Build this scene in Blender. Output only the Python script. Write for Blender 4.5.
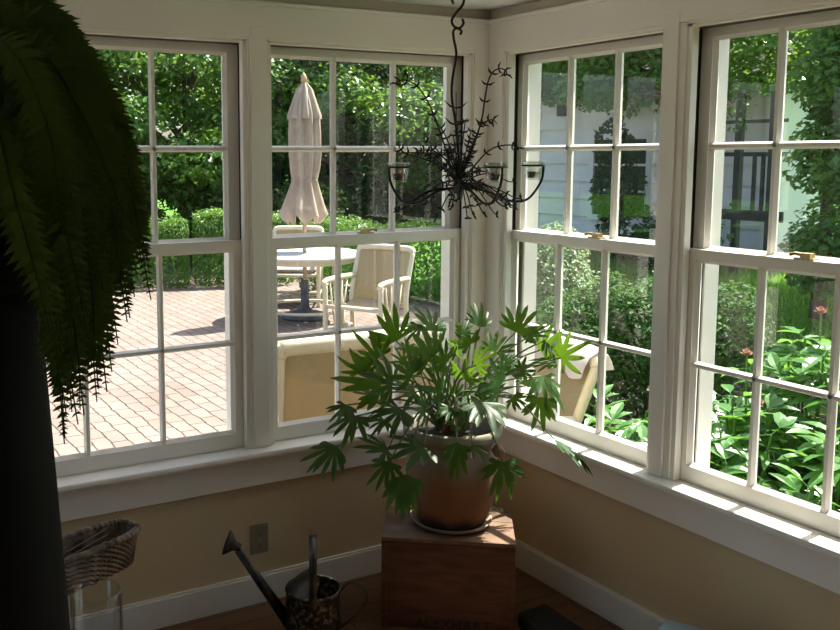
import bpy, math, random
import numpy as np
from mathutils import Vector, Matrix

S = bpy.context.scene
COL = S.collection
for o in list(bpy.data.objects):
    bpy.data.objects.remove(o)
R = math.radians
V = Vector

# ------------------------------------------------------------------ camera
CAM = V((-2.4003, -2.9769, 1.6584))
YAW, PIT, ROL, FPX = R(28.3224), R(6.6746), R(-0.2165), 927.01
PPX, PPY = 420 - 106.19, 315 - 50.42
cF = V((math.sin(YAW) * math.cos(PIT), math.cos(YAW) * math.cos(PIT), -math.sin(PIT)))
r0 = V((math.cos(YAW), -math.sin(YAW), 0)); u0 = r0.cross(cF)
cR = r0 * math.cos(ROL) + u0 * math.sin(ROL)
cU = u0 * math.cos(ROL) - r0 * math.sin(ROL)
cd = bpy.data.cameras.new('camera'); cam = bpy.data.objects.new('camera', cd); COL.objects.link(cam)
cd.sensor_width = 36; cd.lens = FPX * 36 / 840
cd.shift_x = 106.19 / 840; cd.shift_y = -50.42 / 840
cd.clip_start = 0.05; cd.clip_end = 300
m = Matrix((cR, cU, -cF)).transposed().to_4x4(); m.translation = CAM
cam.matrix_world = m
S.camera = cam

# ------------------------------------------------------------------ world, sun, exposure
SUN = V((0.525, 0.069, 0.848)).normalized()
w = bpy.data.worlds.new('sky'); S.world = w; w.use_nodes = True
nt = w.node_tree; nt.nodes.clear()
sky = nt.nodes.new('ShaderNodeTexSky'); sky.sky_type = 'NISHITA'; sky.sun_disc = False
sky.sun_elevation = math.asin(SUN.z); sky.sun_rotation = math.atan2(SUN.x, SUN.y)
sky.air_density = 1.0; sky.dust_density = 3.0; sky.ozone_density = 0.6
bg = nt.nodes.new('ShaderNodeBackground'); bg.inputs['Strength'].default_value = 0.13
wo = nt.nodes.new('ShaderNodeOutputWorld')
nt.links.new(sky.outputs[0], bg.inputs['Color']); nt.links.new(bg.outputs[0], wo.inputs['Surface'])
sl = bpy.data.lights.new('sun', 'SUN'); sl.energy = 6.0; sl.angle = R(0.6); sl.color = (1.0, 0.95, 0.86)
so = bpy.data.objects.new('sun', sl); COL.objects.link(so)
so.rotation_euler = SUN.to_track_quat('Z', 'Y').to_euler(); so.location = (9, 2, 12)
S.view_settings.view_transform = 'Standard'; S.view_settings.look = 'None'
S.view_settings.gamma = 1; S.view_settings.use_curve_mapping = False
S.view_settings.exposure = 1.6
c = S.cycles
c.use_denoising = True; c.max_bounces = 12; c.diffuse_bounces = 6; c.glossy_bounces = 4
c.transmission_bounces = 8; c.transparent_max_bounces = 24
c.caustics_reflective = False; c.caustics_refractive = False; c.sample_clamp_indirect = 6


# ------------------------------------------------------------------ helpers
def at(px, py, d):
    "point seen at a picture position, d metres along the camera axis"
    return CAM + (cF + cR * ((px - PPX) / FPX) - cU * ((py - PPY) / FPX)) * d


def onz(px, py, z):
    r = cF + cR * ((px - PPX) / FPX) - cU * ((py - PPY) / FPX)
    return CAM + r * ((z - CAM.z) / r.z)


def tag(o, label=None, cat=None, group=None, kind=None):
    if label: o['label'] = label
    if cat: o['category'] = cat
    if group: o['group'] = group
    if kind: o['kind'] = kind
    return o


def empty(name, loc, label=None, cat=None, group=None, kind=None, rz=0):
    o = bpy.data.objects.new(name, None); COL.objects.link(o)
    o.empty_display_size = 0.1
    o.location = loc; o.rotation_euler.z = rz
    return tag(o, label, cat, group, kind)


def wloc(o):
    l = V((0, 0, 0))
    while o is not None:
        l = l + V(o.location); o = o.parent
    return l


class MB:
    def __init__(s):
        s.v = []; s.f = []

    def add(s, vs, fs):
        n = len(s.v); s.v += [tuple(p) for p in vs]; s.f += [tuple(i + n for i in f) for f in fs]
        return s

    def box(s, x0, x1, y0, y1, z0, z1):
        return s.add([(x0, y0, z0), (x1, y0, z0), (x1, y1, z0), (x0, y1, z0), (x0, y0, z1), (x1, y0, z1), (x1, y1, z1), (x0, y1, z1)],
                     [(3, 2, 1, 0), (4, 5, 6, 7), (0, 1, 5, 4), (1, 2, 6, 5), (2, 3, 7, 6), (3, 0, 4, 7)])

    def obox(s, c, ax, ay, az):
        c, ax, ay, az = V(c), V(ax), V(ay), V(az)
        vs = [c + ax * i + ay * j + az * k for k in (-1, 1) for (i, j) in ((-1, -1), (1, -1), (1, 1), (-1, 1))]
        return s.add(vs, [(3, 2, 1, 0), (4, 5, 6, 7), (0, 1, 5, 4), (1, 2, 6, 5), (2, 3, 7, 6), (3, 0, 4, 7)])

    def tube(s, pts, r, n=8, caps=True, squash=None):
        pts = [V(p) for p in pts]
        rs = r if isinstance(r, (list, tuple)) else [r] * len(pts)
        up = None; rings = []
        for i, p in enumerate(pts):
            t = (pts[min(i + 1, len(pts) - 1)] - pts[max(i - 1, 0)])
            if t.length < 1e-9: t = V((0, 0, 1))
            t.normalize()
            if up is None:
                up = V((0, 0, 1)) if abs(t.z) < 0.9 else V((1, 0, 0))
            a = up - t * up.dot(t)
            if a.length < 1e-4:
                a = V((1, 0, 0)) - t * t.x
            a.normalize(); b = t.cross(a); up = a
            rings.append([p + (a * math.cos(2 * math.pi * k / n) + b * math.sin(2 * math.pi * k / n)) * rs[i] for k in range(n)])
        vs = [q for rg in rings for q in rg]; fs = []
        for i in range(len(pts) - 1):
            for k in range(n):
                k2 = (k + 1) % n
                fs.append((i * n + k, i * n + k2, (i + 1) * n + k2, (i + 1) * n + k))
        if caps:
            fs.append(tuple(range(n - 1, -1, -1))); fs.append(tuple((len(pts) - 1) * n + k for k in range(n)))
        return s.add(vs, fs)

    def lathe(s, prof, c=(0, 0, 0), n=32, mod=None, sx=1, sy=1, rot=0):
        vs = []; fs = []
        for (r, z) in prof:
            for k in range(n):
                a = 2 * math.pi * k / n
                rr = r * (mod(a, z) if mod else 1)
                x, y = rr * math.cos(a) * sx, rr * math.sin(a) * sy
                vs.append((c[0] + x * math.cos(rot) - y * math.sin(rot), c[1] + x * math.sin(rot) + y * math.cos(rot), c[2] + z))
        for i in range(len(prof) - 1):
            for k in range(n):
                k2 = (k + 1) % n
                fs.append((i * n + k, i * n + k2, (i + 1) * n + k2, (i + 1) * n + k))
        return s.add(vs, fs)

    def flip(s):
        s.f = [tuple(reversed(f)) for f in s.f]; return s

    def build(s, name, mat, parent=None, smooth=False, base=None, bevel=0):
        org = wloc(parent) if parent is not None else (V(base) if base is not None else V((0, 0, 0)))
        me = bpy.data.meshes.new(name)
        me.from_pydata([(p[0] - org.x, p[1] - org.y, p[2] - org.z) for p in s.v], [], s.f)
        me.materials.append(mat); me.update()
        if smooth:
            me.polygons.foreach_set('use_smooth', [True] * len(me.polygons))
        o = bpy.data.objects.new(name, me); COL.objects.link(o)
        if parent is not None: o.parent = parent
        elif base is not None: o.location = org
        if bevel:
            b = o.modifiers.new('bevel', 'BEVEL'); b.width = bevel; b.segments = 2; b.limit_method = 'ANGLE'
            b.angle_limit = R(40)
        return o


def copy_tree(o, parent=None):
    cpy = o.copy(); COL.objects.link(cpy)
    if parent is not None:
        cpy.parent = parent
    for ch in list(o.children):
        copy_tree(ch, cpy)
    return cpy


def smooth_path(pts, n=6):
    "Catmull-Rom through points"
    P = [V(p) for p in pts]
    if len(P) < 3: return P
    out = []
    for i in range(len(P) - 1):
        a = P[max(i - 1, 0)]; b = P[i]; c_ = P[i + 1]; d = P[min(i + 2, len(P) - 1)]
        for k in range(n):
            t = k / n
            out.append(0.5 * ((2 * b) + (c_ - a) * t + (2 * a - 5 * b + 4 * c_ - d) * t * t + (3 * b - a - 3 * c_ + d) * t ** 3))
    out.append(P[-1])
    return out


# ------------------------------------------------------------------ materials
def nodes(name):
    m_ = bpy.data.materials.new(name); m_.use_nodes = True
    n = m_.node_tree; n.nodes.clear()
    out = n.nodes.new('ShaderNodeOutputMaterial')
    return m_, n, out


def ramp(n, fac, stops):
    r_ = n.nodes.new('ShaderNodeValToRGB')
    e = r_.color_ramp.elements
    while len(e) > len(stops): e.remove(e[-1])
    while len(e) < len(stops): e.new(0.5)
    for el, (p, col) in zip(e, stops):
        el.position = p; el.color = (*col, 1)
    n.links.new(fac, r_.inputs[0])
    return r_.outputs[0]


def noise(n, scale, detail=4, coord='Object', stretch=None, rough=0.55):
    tc = n.nodes.new('ShaderNodeTexCoord'); t = n.nodes.new('ShaderNodeTexNoise')
    t.inputs['Scale'].default_value = scale; t.inputs['Detail'].default_value = detail
    t.inputs['Roughness'].default_value = rough
    if stretch:
        mp = n.nodes.new('ShaderNodeMapping'); mp.inputs['Scale'].default_value = stretch
        n.links.new(tc.outputs[coord], mp.inputs[0]); n.links.new(mp.outputs[0], t.inputs[0])
    else:
        n.links.new(tc.outputs[coord], t.inputs[0])
    return t.outputs[0]


def principled(n, out, col, rough=0.5, metal=0, bump=None, bstr=0.2, spec=0.5):
    p = n.nodes.new('ShaderNodeBsdfPrincipled')
    if isinstance(col, tuple): p.inputs['Base Color'].default_value = (*col, 1)
    else: n.links.new(col, p.inputs['Base Color'])
    p.inputs['Roughness'].default_value = rough; p.inputs['Metallic'].default_value = metal
    p.inputs['Specular IOR Level'].default_value = spec
    if bump is not None:
        b = n.nodes.new('ShaderNodeBump'); b.inputs['Strength'].default_value = bstr
        b.inputs['Distance'].default_value = 0.01
        n.links.new(bump, b.inputs['Height']); n.links.new(b.outputs[0], p.inputs['Normal'])
    n.links.new(p.outputs[0], out.inputs['Surface'])
    return p


def mat(name, c1, c2=None, scale=8, rough=0.5, metal=0, bstr=0.0, stretch=None, lo=0.35, hi=0.65, spec=0.5, detail=4):
    m_, n, out = nodes(name)
    f = noise(n, scale, detail, stretch=stretch)
    col = ramp(n, f, [(lo, c1), (hi, c2 or c1)])
    principled(n, out, col, rough, metal, f if bstr else None, bstr, spec)
    return m_


def leaf_mat(name, c1, c2, scale=3, trans=0.35, tcol=None, rough=0.4, lo=0.3, hi=0.7, spec=0.5):
    m_, n, out = nodes(name)
    f = noise(n, scale, 3)
    col = ramp(n, f, [(lo, c1), (hi, c2)])
    p = principled(n, out, col, rough, spec=spec)
    t = n.nodes.new('ShaderNodeBsdfTranslucent')
    if tcol: t.inputs['Color'].default_value = (*tcol, 1)
    else: n.links.new(col, t.inputs['Color'])
    mx = n.nodes.new('ShaderNodeMixShader'); mx.inputs[0].default_value = trans
    n.links.new(p.outputs[0], mx.inputs[1]); n.links.new(t.outputs[0], mx.inputs[2])
    n.links.new(mx.outputs[0], out.inputs['Surface'])
    return m_


def glass_mat(name, tint=(0.97, 0.985, 0.975), base=0.035, rough=0.0):
    m_, n, out = nodes(name)
    lw = n.nodes.new('ShaderNodeLayerWeight'); lw.inputs['Blend'].default_value = 0.5
    pw = n.nodes.new('ShaderNodeMath'); pw.operation = 'POWER'; pw.inputs[1].default_value = 4
    n.links.new(lw.outputs['Facing'], pw.inputs[0])
    ma = n.nodes.new('ShaderNodeMath'); ma.operation = 'MULTIPLY_ADD'
    ma.inputs[1].default_value = 0.8; ma.inputs[2].default_value = base
    n.links.new(pw.outputs[0], ma.inputs[0])
    t = n.nodes.new('ShaderNodeBsdfTransparent'); t.inputs[0].default_value = (*tint, 1)
    g = n.nodes.new('ShaderNodeBsdfGlossy'); g.inputs['Roughness'].default_value = rough
    mx = n.nodes.new('ShaderNodeMixShader')
    n.links.new(ma.outputs[0], mx.inputs[0]); n.links.new(t.outputs[0], mx.inputs[1]); n.links.new(g.outputs[0], mx.inputs[2])
    n.links.new(mx.outputs[0], out.inputs['Surface'])
    return m_


def brick_mat():
    m_, n, out = nodes('brick_paving')
    tc = n.nodes.new('ShaderNodeTexCoord'); mp = n.nodes.new('ShaderNodeMapping')
    mp.inputs['Rotation'].default_value = (0, 0, R(90))
    n.links.new(tc.outputs['Object'], mp.inputs[0])
    b = n.nodes.new('ShaderNodeTexBrick'); b.offset = 0.5
    b.inputs['Scale'].default_value = 1
    b.inputs['Brick Width'].default_value = 0.24; b.inputs['Row Height'].default_value = 0.115
    b.inputs['Mortar Size'].default_value = 0.006; b.inputs['Mortar Smooth'].default_value = 0.2
    b.inputs['Color1'].default_value = (0.248, 0.197, 0.172, 1); b.inputs['Color2'].default_value = (0.205, 0.162, 0.140, 1)
    b.inputs['Mortar'].default_value = (0.042, 0.035, 0.031, 1)
    # slightly wavy joints
    nz = n.nodes.new('ShaderNodeTexNoise'); nz.inputs['Scale'].default_value = 6
    n.links.new(tc.outputs['Object'], nz.inputs[0])
    vm = n.nodes.new('ShaderNodeVectorMath'); vm.operation = 'MULTIPLY_ADD'
    vm.inputs[1].default_value = (0.045, 0.045, 0)
    n.links.new(nz.outputs['Color'], vm.inputs[0]); n.links.new(mp.outputs[0], vm.inputs[2])
    n.links.new(vm.outputs[0], b.inputs[0])
    f = noise(n, 1.5, 6)
    dirt = ramp(n, f, [(0.3, (0.72, 0.7, 0.66)), (0.65, (1, 1, 1))])
    mx = n.nodes.new('ShaderNodeMix'); mx.data_type = 'RGBA'; mx.blend_type = 'MULTIPLY'; mx.inputs[0].default_value = 0.7
    n.links.new(b.outputs[0], mx.inputs[6]); n.links.new(dirt, mx.inputs[7])
    principled(n, out, mx.outputs[2], 0.9, bump=b.outputs['Fac'], bstr=-0.3, spec=0.2)
    return m_


def plank_mat(name, c1, c2, width, rot=0, rough=0.4):
    m_, n, out = nodes(name)
    tc = n.nodes.new('ShaderNodeTexCoord'); mp = n.nodes.new('ShaderNodeMapping')
    mp.inputs['Rotation'].default_value = (0, 0, rot)
    n.links.new(tc.outputs['Object'], mp.inputs[0])
    b = n.nodes.new('ShaderNodeTexBrick'); b.inputs['Scale'].default_value = 1
    b.inputs['Brick Width'].default_value = 1.6; b.inputs['Row Height'].default_value = width
    b.inputs['Mortar Size'].default_value = 0.0025
    b.inputs['Color1'].default_value = (*c1, 1); b.inputs['Color2'].default_value = (*c2, 1)
    b.inputs['Mortar'].default_value = (0.01, 0.007, 0.005, 1)
    n.links.new(mp.outputs[0], b.inputs[0])
    f = noise(n, 14, 5, stretch=(0.15, 1, 1))
    g = ramp(n, f, [(0.3, (0.6, 0.55, 0.5)), (0.7, (1, 1, 1))])
    mx = n.nodes.new('ShaderNodeMix'); mx.data_type = 'RGBA'; mx.blend_type = 'MULTIPLY'; mx.inputs[0].default_value = 0.8
    n.links.new(b.outputs[0], mx.inputs[6]); n.links.new(g, mx.inputs[7])
    principled(n, out, mx.outputs[2], rough)
    return m_


def pot_mat():
    m_, n, out = nodes('weathered_terracotta')
    tc = n.nodes.new('ShaderNodeTexCoord'); sp = n.nodes.new('ShaderNodeSeparateXYZ')
    n.links.new(tc.outputs['Object'], sp.inputs[0])
    f = noise(n, 9, 6)
    ma = n.nodes.new('ShaderNodeMath'); ma.operation = 'MULTIPLY_ADD'; ma.inputs[1].default_value = 0.16
    n.links.new(f, ma.inputs[0]); n.links.new(sp.outputs[2], ma.inputs[2])
    col = ramp(n, ma.outputs[0], [(0.09, (0.05, 0.035, 0.028)), (0.14, (0.22, 0.10, 0.05)), (0.25, (0.26, 0.135, 0.07)), (0.33, (0.25, 0.19, 0.135)), (0.43, (0.27, 0.24, 0.185))])
    principled(n, out, col, 0.85, bump=f, bstr=0.3, spec=0.2)
    return m_


WHITE = mat('cream_trim_paint', (0.77, 0.735, 0.665), (0.80, 0.77, 0.70), 3, 0.35)
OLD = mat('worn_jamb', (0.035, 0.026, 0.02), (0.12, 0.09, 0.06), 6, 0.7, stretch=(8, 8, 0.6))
WALL = mat('tan_wall_paint', (0.58, 0.45, 0.265), (0.62, 0.49, 0.30), 2, 0.7)
BAND = mat('tan_frieze_paint', (0.66, 0.60, 0.47), (0.70, 0.64, 0.51), 2, 0.7)
CEIL = mat('ceiling_paint', (0.76, 0.76, 0.73), (0.80, 0.80, 0.77), 2, 0.7)
GLASS = glass_mat('window_glass')
CUP = glass_mat('cup_glass', (0.90, 0.93, 0.92), 0.16)
IRON = mat('black_iron', (0.012, 0.011, 0.010), (0.03, 0.027, 0.024), 40, 0.45, 0.6)
BRASS = mat('old_brass', (0.30, 0.22, 0.11), (0.48, 0.38, 0.2), 30, 0.4, 0.8)
FLOOR = plank_mat('dark_floorboards', (0.18, 0.085, 0.036), (0.145, 0.068, 0.03), 0.09, 0)
POT = pot_mat()
SOIL = mat('soil', (0.02, 0.014, 0.01), (0.06, 0.045, 0.035), 40, 1, bstr=0.6)
PHIL = leaf_mat('philodendron_leaf', (0.015, 0.048, 0.011), (0.032, 0.085, 0.018), 6, 0.30, (0.20, 0.38, 0.02), 0.42, spec=0.25)
PETI = leaf_mat('petiole', (0.10, 0.17, 0.05), (0.16, 0.22, 0.08), 10, 0.1)
FERN = leaf_mat('fern_frond', (0.022, 0.052, 0.009), (0.04, 0.085, 0.015), 8, 0.34, (0.15, 0.21, 0.016), 0.6, spec=0.2)
DRY = mat('dry_stem', (0.16, 0.11, 0.06), (0.25, 0.18, 0.1), 20, 0.8)
DARKWOOD = mat('black_stained_wood', (0.004, 0.0035, 0.0035), (0.007, 0.006, 0.006), 8, 0.7, stretch=(6, 6, 1), spec=0.12)
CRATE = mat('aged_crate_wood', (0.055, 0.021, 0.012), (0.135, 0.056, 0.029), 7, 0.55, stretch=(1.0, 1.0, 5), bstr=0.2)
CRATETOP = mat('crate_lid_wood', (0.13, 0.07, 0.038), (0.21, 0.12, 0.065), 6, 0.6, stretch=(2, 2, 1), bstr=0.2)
INK = mat('faded_ink', (0.022, 0.011, 0.008), (0.06, 0.027, 0.016), 50, 0.8)
TIN = mat('tarnished_tin', (0.03, 0.029, 0.026), (0.10, 0.093, 0.078), 14, 0.45, 0.85, bstr=0.25)
TIN2 = mat('speckled_tin', (0.03, 0.028, 0.023), (0.30, 0.255, 0.15), 60, 0.42, 0.75, lo=0.50, hi=0.68)
PLATE = mat('outlet_plastic', (0.25, 0.20, 0.13), (0.28, 0.225, 0.15), 10, 0.5)
HOLE = mat('dark_slot', (0.01, 0.01, 0.01), None, 10, 0.8)
WICKER = mat('dark_wicker', (0.06, 0.038, 0.022), (0.26, 0.19, 0.125), 26, 0.7, bstr=0.5)
WAX = mat('candle_wax', (0.62, 0.60, 0.55), (0.66, 0.64, 0.6), 8, 0.5)
BLACKRUB = mat('black_fabric', (0.006, 0.006, 0.007), (0.012, 0.012, 0.013), 60, 0.9)
BLUE = mat('blue_cover', (0.25, 0.36, 0.44), (0.32, 0.43, 0.5), 6, 0.5)
SAUCER = mat('saucer_clay', (0.22, 0.15, 0.10), (0.32, 0.25, 0.18), 10, 0.6)
# outdoors
BRICK = brick_mat()
LAWN = mat('lawn_grass', (0.05, 0.13, 0.02), (0.12, 0.28, 0.04), 30, 0.9, bstr=0.6, spec=0.1)
MULCH = mat('bark_mulch', (0.05, 0.035, 0.025), (0.24, 0.18, 0.13), 45, 1, bstr=0.8, spec=0.1)
SIDING = mat('white_clapboard', (0.72, 0.69, 0.72), (0.78, 0.75, 0.78), 2, 0.6)
SHINGLE = mat('dark_shingle', (0.04, 0.04, 0.04), (0.10, 0.095, 0.09), 12, 0.9)
DKGLASS = glass_mat('dark_window_glass', (0.05, 0.07, 0.06), 0.08)
DKPOST = mat('dark_timber', (0.018, 0.022, 0.018), (0.04, 0.045, 0.035), 8, 0.7)
BARK = mat('tree_bark', (0.05, 0.04, 0.03), (0.14, 0.11, 0.085), 12, 0.9, bstr=0.8, stretch=(3, 3, 0.5))
CREAM = mat('cream_enamel', (0.58, 0.53, 0.38), (0.62, 0.57, 0.43), 4, 0.4)
TABLEW = mat('white_enamel', (0.66, 0.65, 0.62), (0.7, 0.69, 0.67), 4, 0.35)
SLING = leaf_mat('tan_sling', (0.43, 0.35, 0.21), (0.48, 0.39, 0.24), 2, 0.32, (0.50, 0.40, 0.22), 0.8)
CUSH = leaf_mat('white_cushion', (0.48, 0.44, 0.41), (0.54, 0.50, 0.48), 4, 0.15, None, 0.9)
CANVAS = leaf_mat('beige_canvas', (0.42, 0.335, 0.255), (0.48, 0.39, 0.305), 3, 0.2, None, 0.9)
POLE = mat('wooden_pole', (0.38, 0.24, 0.13), (0.48, 0.33, 0.19), 10, 0.5)
BASEM = mat('dark_base', (0.05, 0.05, 0.06), (0.11, 0.11, 0.13), 10, 0.5)
STONE = mat('pale_stone', (0.5, 0.5, 0.46), (0.66, 0.65, 0.6), 9, 0.9, bstr=0.3)
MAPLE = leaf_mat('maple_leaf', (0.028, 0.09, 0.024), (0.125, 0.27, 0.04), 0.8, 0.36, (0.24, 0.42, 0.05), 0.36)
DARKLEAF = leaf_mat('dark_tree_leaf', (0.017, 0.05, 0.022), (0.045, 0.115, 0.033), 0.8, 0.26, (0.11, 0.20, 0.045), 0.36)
HEDGE = leaf_mat('hedge_leaf', (0.045, 0.13, 0.013), (0.10, 0.23, 0.028), 2, 0.3, (0.18, 0.34, 0.035), 0.45)
BOX = leaf_mat('boxwood_leaf', (0.03, 0.09, 0.018), (0.06, 0.155, 0.03), 3, 0.25, (0.14, 0.27, 0.05), 0.55, spec=0.2)
PEONY = leaf_mat('peony_leaf', (0.045, 0.15, 0.03), (0.09, 0.24, 0.045), 5, 0.33, (0.22, 0.46, 0.05), 0.34)
PALE = leaf_mat('pale_shrub_leaf', (0.2, 0.3, 0.13), (0.32, 0.42, 0.22), 3, 0.3, None, 0.5)
FLOWER = leaf_mat('spent_bloom', (0.32, 0.10, 0.09), (0.36, 0.22, 0.15), 30, 0.3, None, 0.7)

# ------------------------------------------------------------------ room shell
ZS, ZH = 0.604, 2.054            # stool top, underside of head casing
T0, T1 = 0.035, 0.17             # wall depth behind the casing face
XL, YB, ZC = -4.25, -4.3, 2.232  # far ends of the room, ceiling


def mp(axis, mb):
    if axis == 'B':
        mb.v = [(p[1], p[0], p[2]) for p in mb.v]; mb.flip()
    if axis == 'L':
        mb.v = [(XL - p[1], p[0], p[2]) for p in mb.v]
    return mb


def struct(o):
    o['kind'] = 'structure'; return o


WIN = {  # jamb0, jamb1, stop0, stop1, glass0, glass1, muntins
    1: ('A', -1.950, -1.050, -1.933, -1.067, -1.890, -1.108, (-1.634, -1.367)),
    2: ('A', -0.981, -0.070, -0.957, -0.094, -0.916, -0.135, (-0.659, -0.3915)),
    3: ('B', -0.868, -0.080, -0.850, -0.111, -0.832, -0.122, (-0.590, -0.360)),
    4: ('B', -1.720, -0.940, -1.705, -0.965, -1.682, -0.995, (-1.447, -1.2105)),
    5: ('B', -2.590, -1.810, -2.575, -1.835, -2.552, -1.865, (-2.317, -2.0805)),  # from here down: unseen windows, added to bring more daylight into the room
    6: ('A', -2.950, -2.050, -2.933, -2.067, -2.890, -2.108, (-2.634, -2.367)),
    7: ('A', -3.950, -3.050, -3.933, -3.067, -3.890, -3.108, (-3.634, -3.367)),
    8: ('L', -1.020, -0.120, -1.003, -0.137, -0.960, -0.178, (-0.704, -0.437)),
    9: ('L', -2.020, -1.120, -2.003, -1.137, -1.960, -1.178, (-1.704, -1.437)),
}
# walls with their openings
for axis, end, name in (('A', XL, 'wall_left'), ('B', YB, 'wall_right'), ('L', YB, 'wall_side')):
    ops = sorted([(w_[1] - 0.03, w_[2] + 0.03) for w_ in WIN.values() if w_[0] == axis])
    b = MB(); e1 = T1 if axis == 'B' else T0
    b.box(end, e1, T0, T1, -0.1, ZS - 0.03); b.box(end, e1, T0, T1, ZH + 0.0, ZC + 0.15)
    cur = end
    for (a0, a1) in ops:
        b.box(cur, a0, T0, T1, ZS - 0.03, ZH); cur = a1
    b.box(cur, e1, T0, T1, ZS - 0.03, ZH)
    struct(mp(axis, b).build(name, WALL))
struct(MB().box(XL - T1, T1, YB - 0.1, YB, -0.1, ZC + 0.15).build('wall_back', WALL))
struct(MB().box(XL - T0, T0, YB, T0, -0.1, 0.0).build('floor', FLOOR))
struct(MB().box(XL - T0, T0, YB, T0, ZC, ZC + 0.1).build('ceiling', CEIL))

# casings, sills, aprons, baseboards
tn = [0]


def trim(mb, axis, m_=WHITE, bevel=0.002):
    tn[0] += 1
    return struct(mp(axis, mb).build('trim_%d' % tn[0], m_, bevel=bevel))


for axis, end in (('A', XL), ('B', YB), ('L', YB)):
    ws = [w_ for w_ in WIN.values() if w_[0] == axis]
    ws.sort(key=lambda q: q[1])
    # head board
    hb = MB().box(end, 0.034, 0.0, 0.034, ZH + 0.012, 2.19)
    hb.box(end, 0.034, -0.008, 0.034, 2.176, 2.19)
    trim(hb, axis)
    trim(MB().box(end, 0.0345, 0.030, 0.0345, 2.19, ZC), axis, BAND, 0)
    # mullion and corner boards
    mulls = {'A': [(-4.06, -3.958), (-3.042, -2.958), (-2.042, -1.958), (-1.042, -0.982), (-0.072, 0.0)], 'B': [(-2.67, -2.60), (-1.80, -1.73), (-0.923, -0.868), (-0.087, 0.0)], 'L': [(-2.11, -2.028), (-1.112, -1.028), (-0.112, 0.0)]}[axis]
    for (a, b_) in mulls:
        trim(MB().box(a, b_, -0.002, 0.034, ZS, ZH + 0.05), axis)
    # stops and inner mouldings
    for w_ in ws:
        _, j0, j1, s0, s1, g0, g1, mu = w_
        st = MB()
        for (sa, ja) in ((s0, j0), (s1, j1)):
            sg = 1 if ja > sa else -1
            wd = 0.048
            ja = sa + sg * wd
            st.box(min(sa, sa + sg * wd * 0.5), max(sa, sa + sg * wd * 0.5), 0.012, 0.042, ZS, ZH + 0.012)
            st.box(min(sa + sg * wd * 0.34, ja), max(sa + sg * wd * 0.34, ja), 0.006, 0.042, ZS, ZH + 0.012)
        st.box(j0, j1, 0.012, 0.042, ZH - 0.004, ZH + 0.02)
        st.box(j0, j1, 0.002, 0.034, ZH + 0.006, ZH + 0.034)
        trim(st, axis)
    # stool with rounded nose, bed moulding, apron
    so_ = MB().box(end, 0.043, -0.051, 0.0435, ZS - 0.024, ZS)
    trim(so_, axis, bevel=0.008)
    ap = MB().box(end, 0.034, 0.004, 0.034, 0.462, ZS - 0.024)
    ap.box(end, 0.034, -0.012, 0.02, ZS - 0.040, ZS - 0.0245)
    trim(ap, axis, bevel=0.003)
    bb = MB().box(end, 0.034, 0.02, 0.034, 0.0, 0.103)
    bb.box(end, 0.034, 0.024, 0.034, 0.103, 0.112)
    struct(mp(axis, bb).build({'A': 'baseboard_left', 'B': 'baseboard_right', 'L': 'baseboard_side'}[axis], WHITE, bevel=0.002))


def sash(name, axis, u0, u1, z0, z1, g0, g1, h0, h1, mus, zm, v0, parent):
    v1 = v0 + 0.035; vg = v0 + 0.017; bv = 0.011
    b = MB()
    b.box(u0, g0 - bv, v0, v1, z0, z1); b.box(g1 + bv, u1, v0, v1, z0, z1)
    b.box(g0 - bv, g1 + bv, v0, v1, z0, h0 - bv); b.box(g0 - bv, g1 + bv, v0, v1, h1 + bv, z1)
    A = [(g0 - bv, h0 - bv), (g1 + bv, h0 - bv), (g1 + bv, h1 + bv), (g0 - bv, h1 + bv)]
    B = [(g0, h0), (g1, h0), (g1, h1), (g0, h1)]
    vs = [(p[0], v0 + 0.003, p[1]) for p in A] + [(p[0], vg, p[1]) for p in B] + [(p[0], v1, p[1]) for p in A]
    fs = []
    for i in range(4):
        j = (i + 1) % 4
        fs += [(i, j, 4 + j, 4 + i), (4 + i, 4 + j, 8 + j, 8 + i)]
    b.add(vs, fs)
    prof = [(-0.0055, v0 + 0.003), (0.0055, v0 + 0.003), (0.0115, vg), (0.0055, v1 - 0.002), (-0.0055, v1 - 0.002), (-0.0115, vg)]
    for mu in mus:
        vs = [(mu + d, v, z) for z in (h0 - bv, h1 + bv) for (d, v) in prof]
        b.add(vs, [(i, (i + 1) % 6, 6 + (i + 1) % 6, 6 + i) for i in range(6)])
    vs = [(u, v, zm + d) for u in (g0 - bv, g1 + bv) for (d, v) in prof]
    b.add(vs, [(i, 6 + i, 6 + (i + 1) % 6, (i + 1) % 6) for i in range(6)])
    o = mp(axis, b).build(name, WHITE, parent)
    g = MB().box(g0 - 0.002, g1 + 0.002, vg - 0.0012, vg + 0.0012, h0 - 0.002, h1 + 0.002)
    mp(axis, g).build('glass', GLASS, o)
    return o


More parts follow.
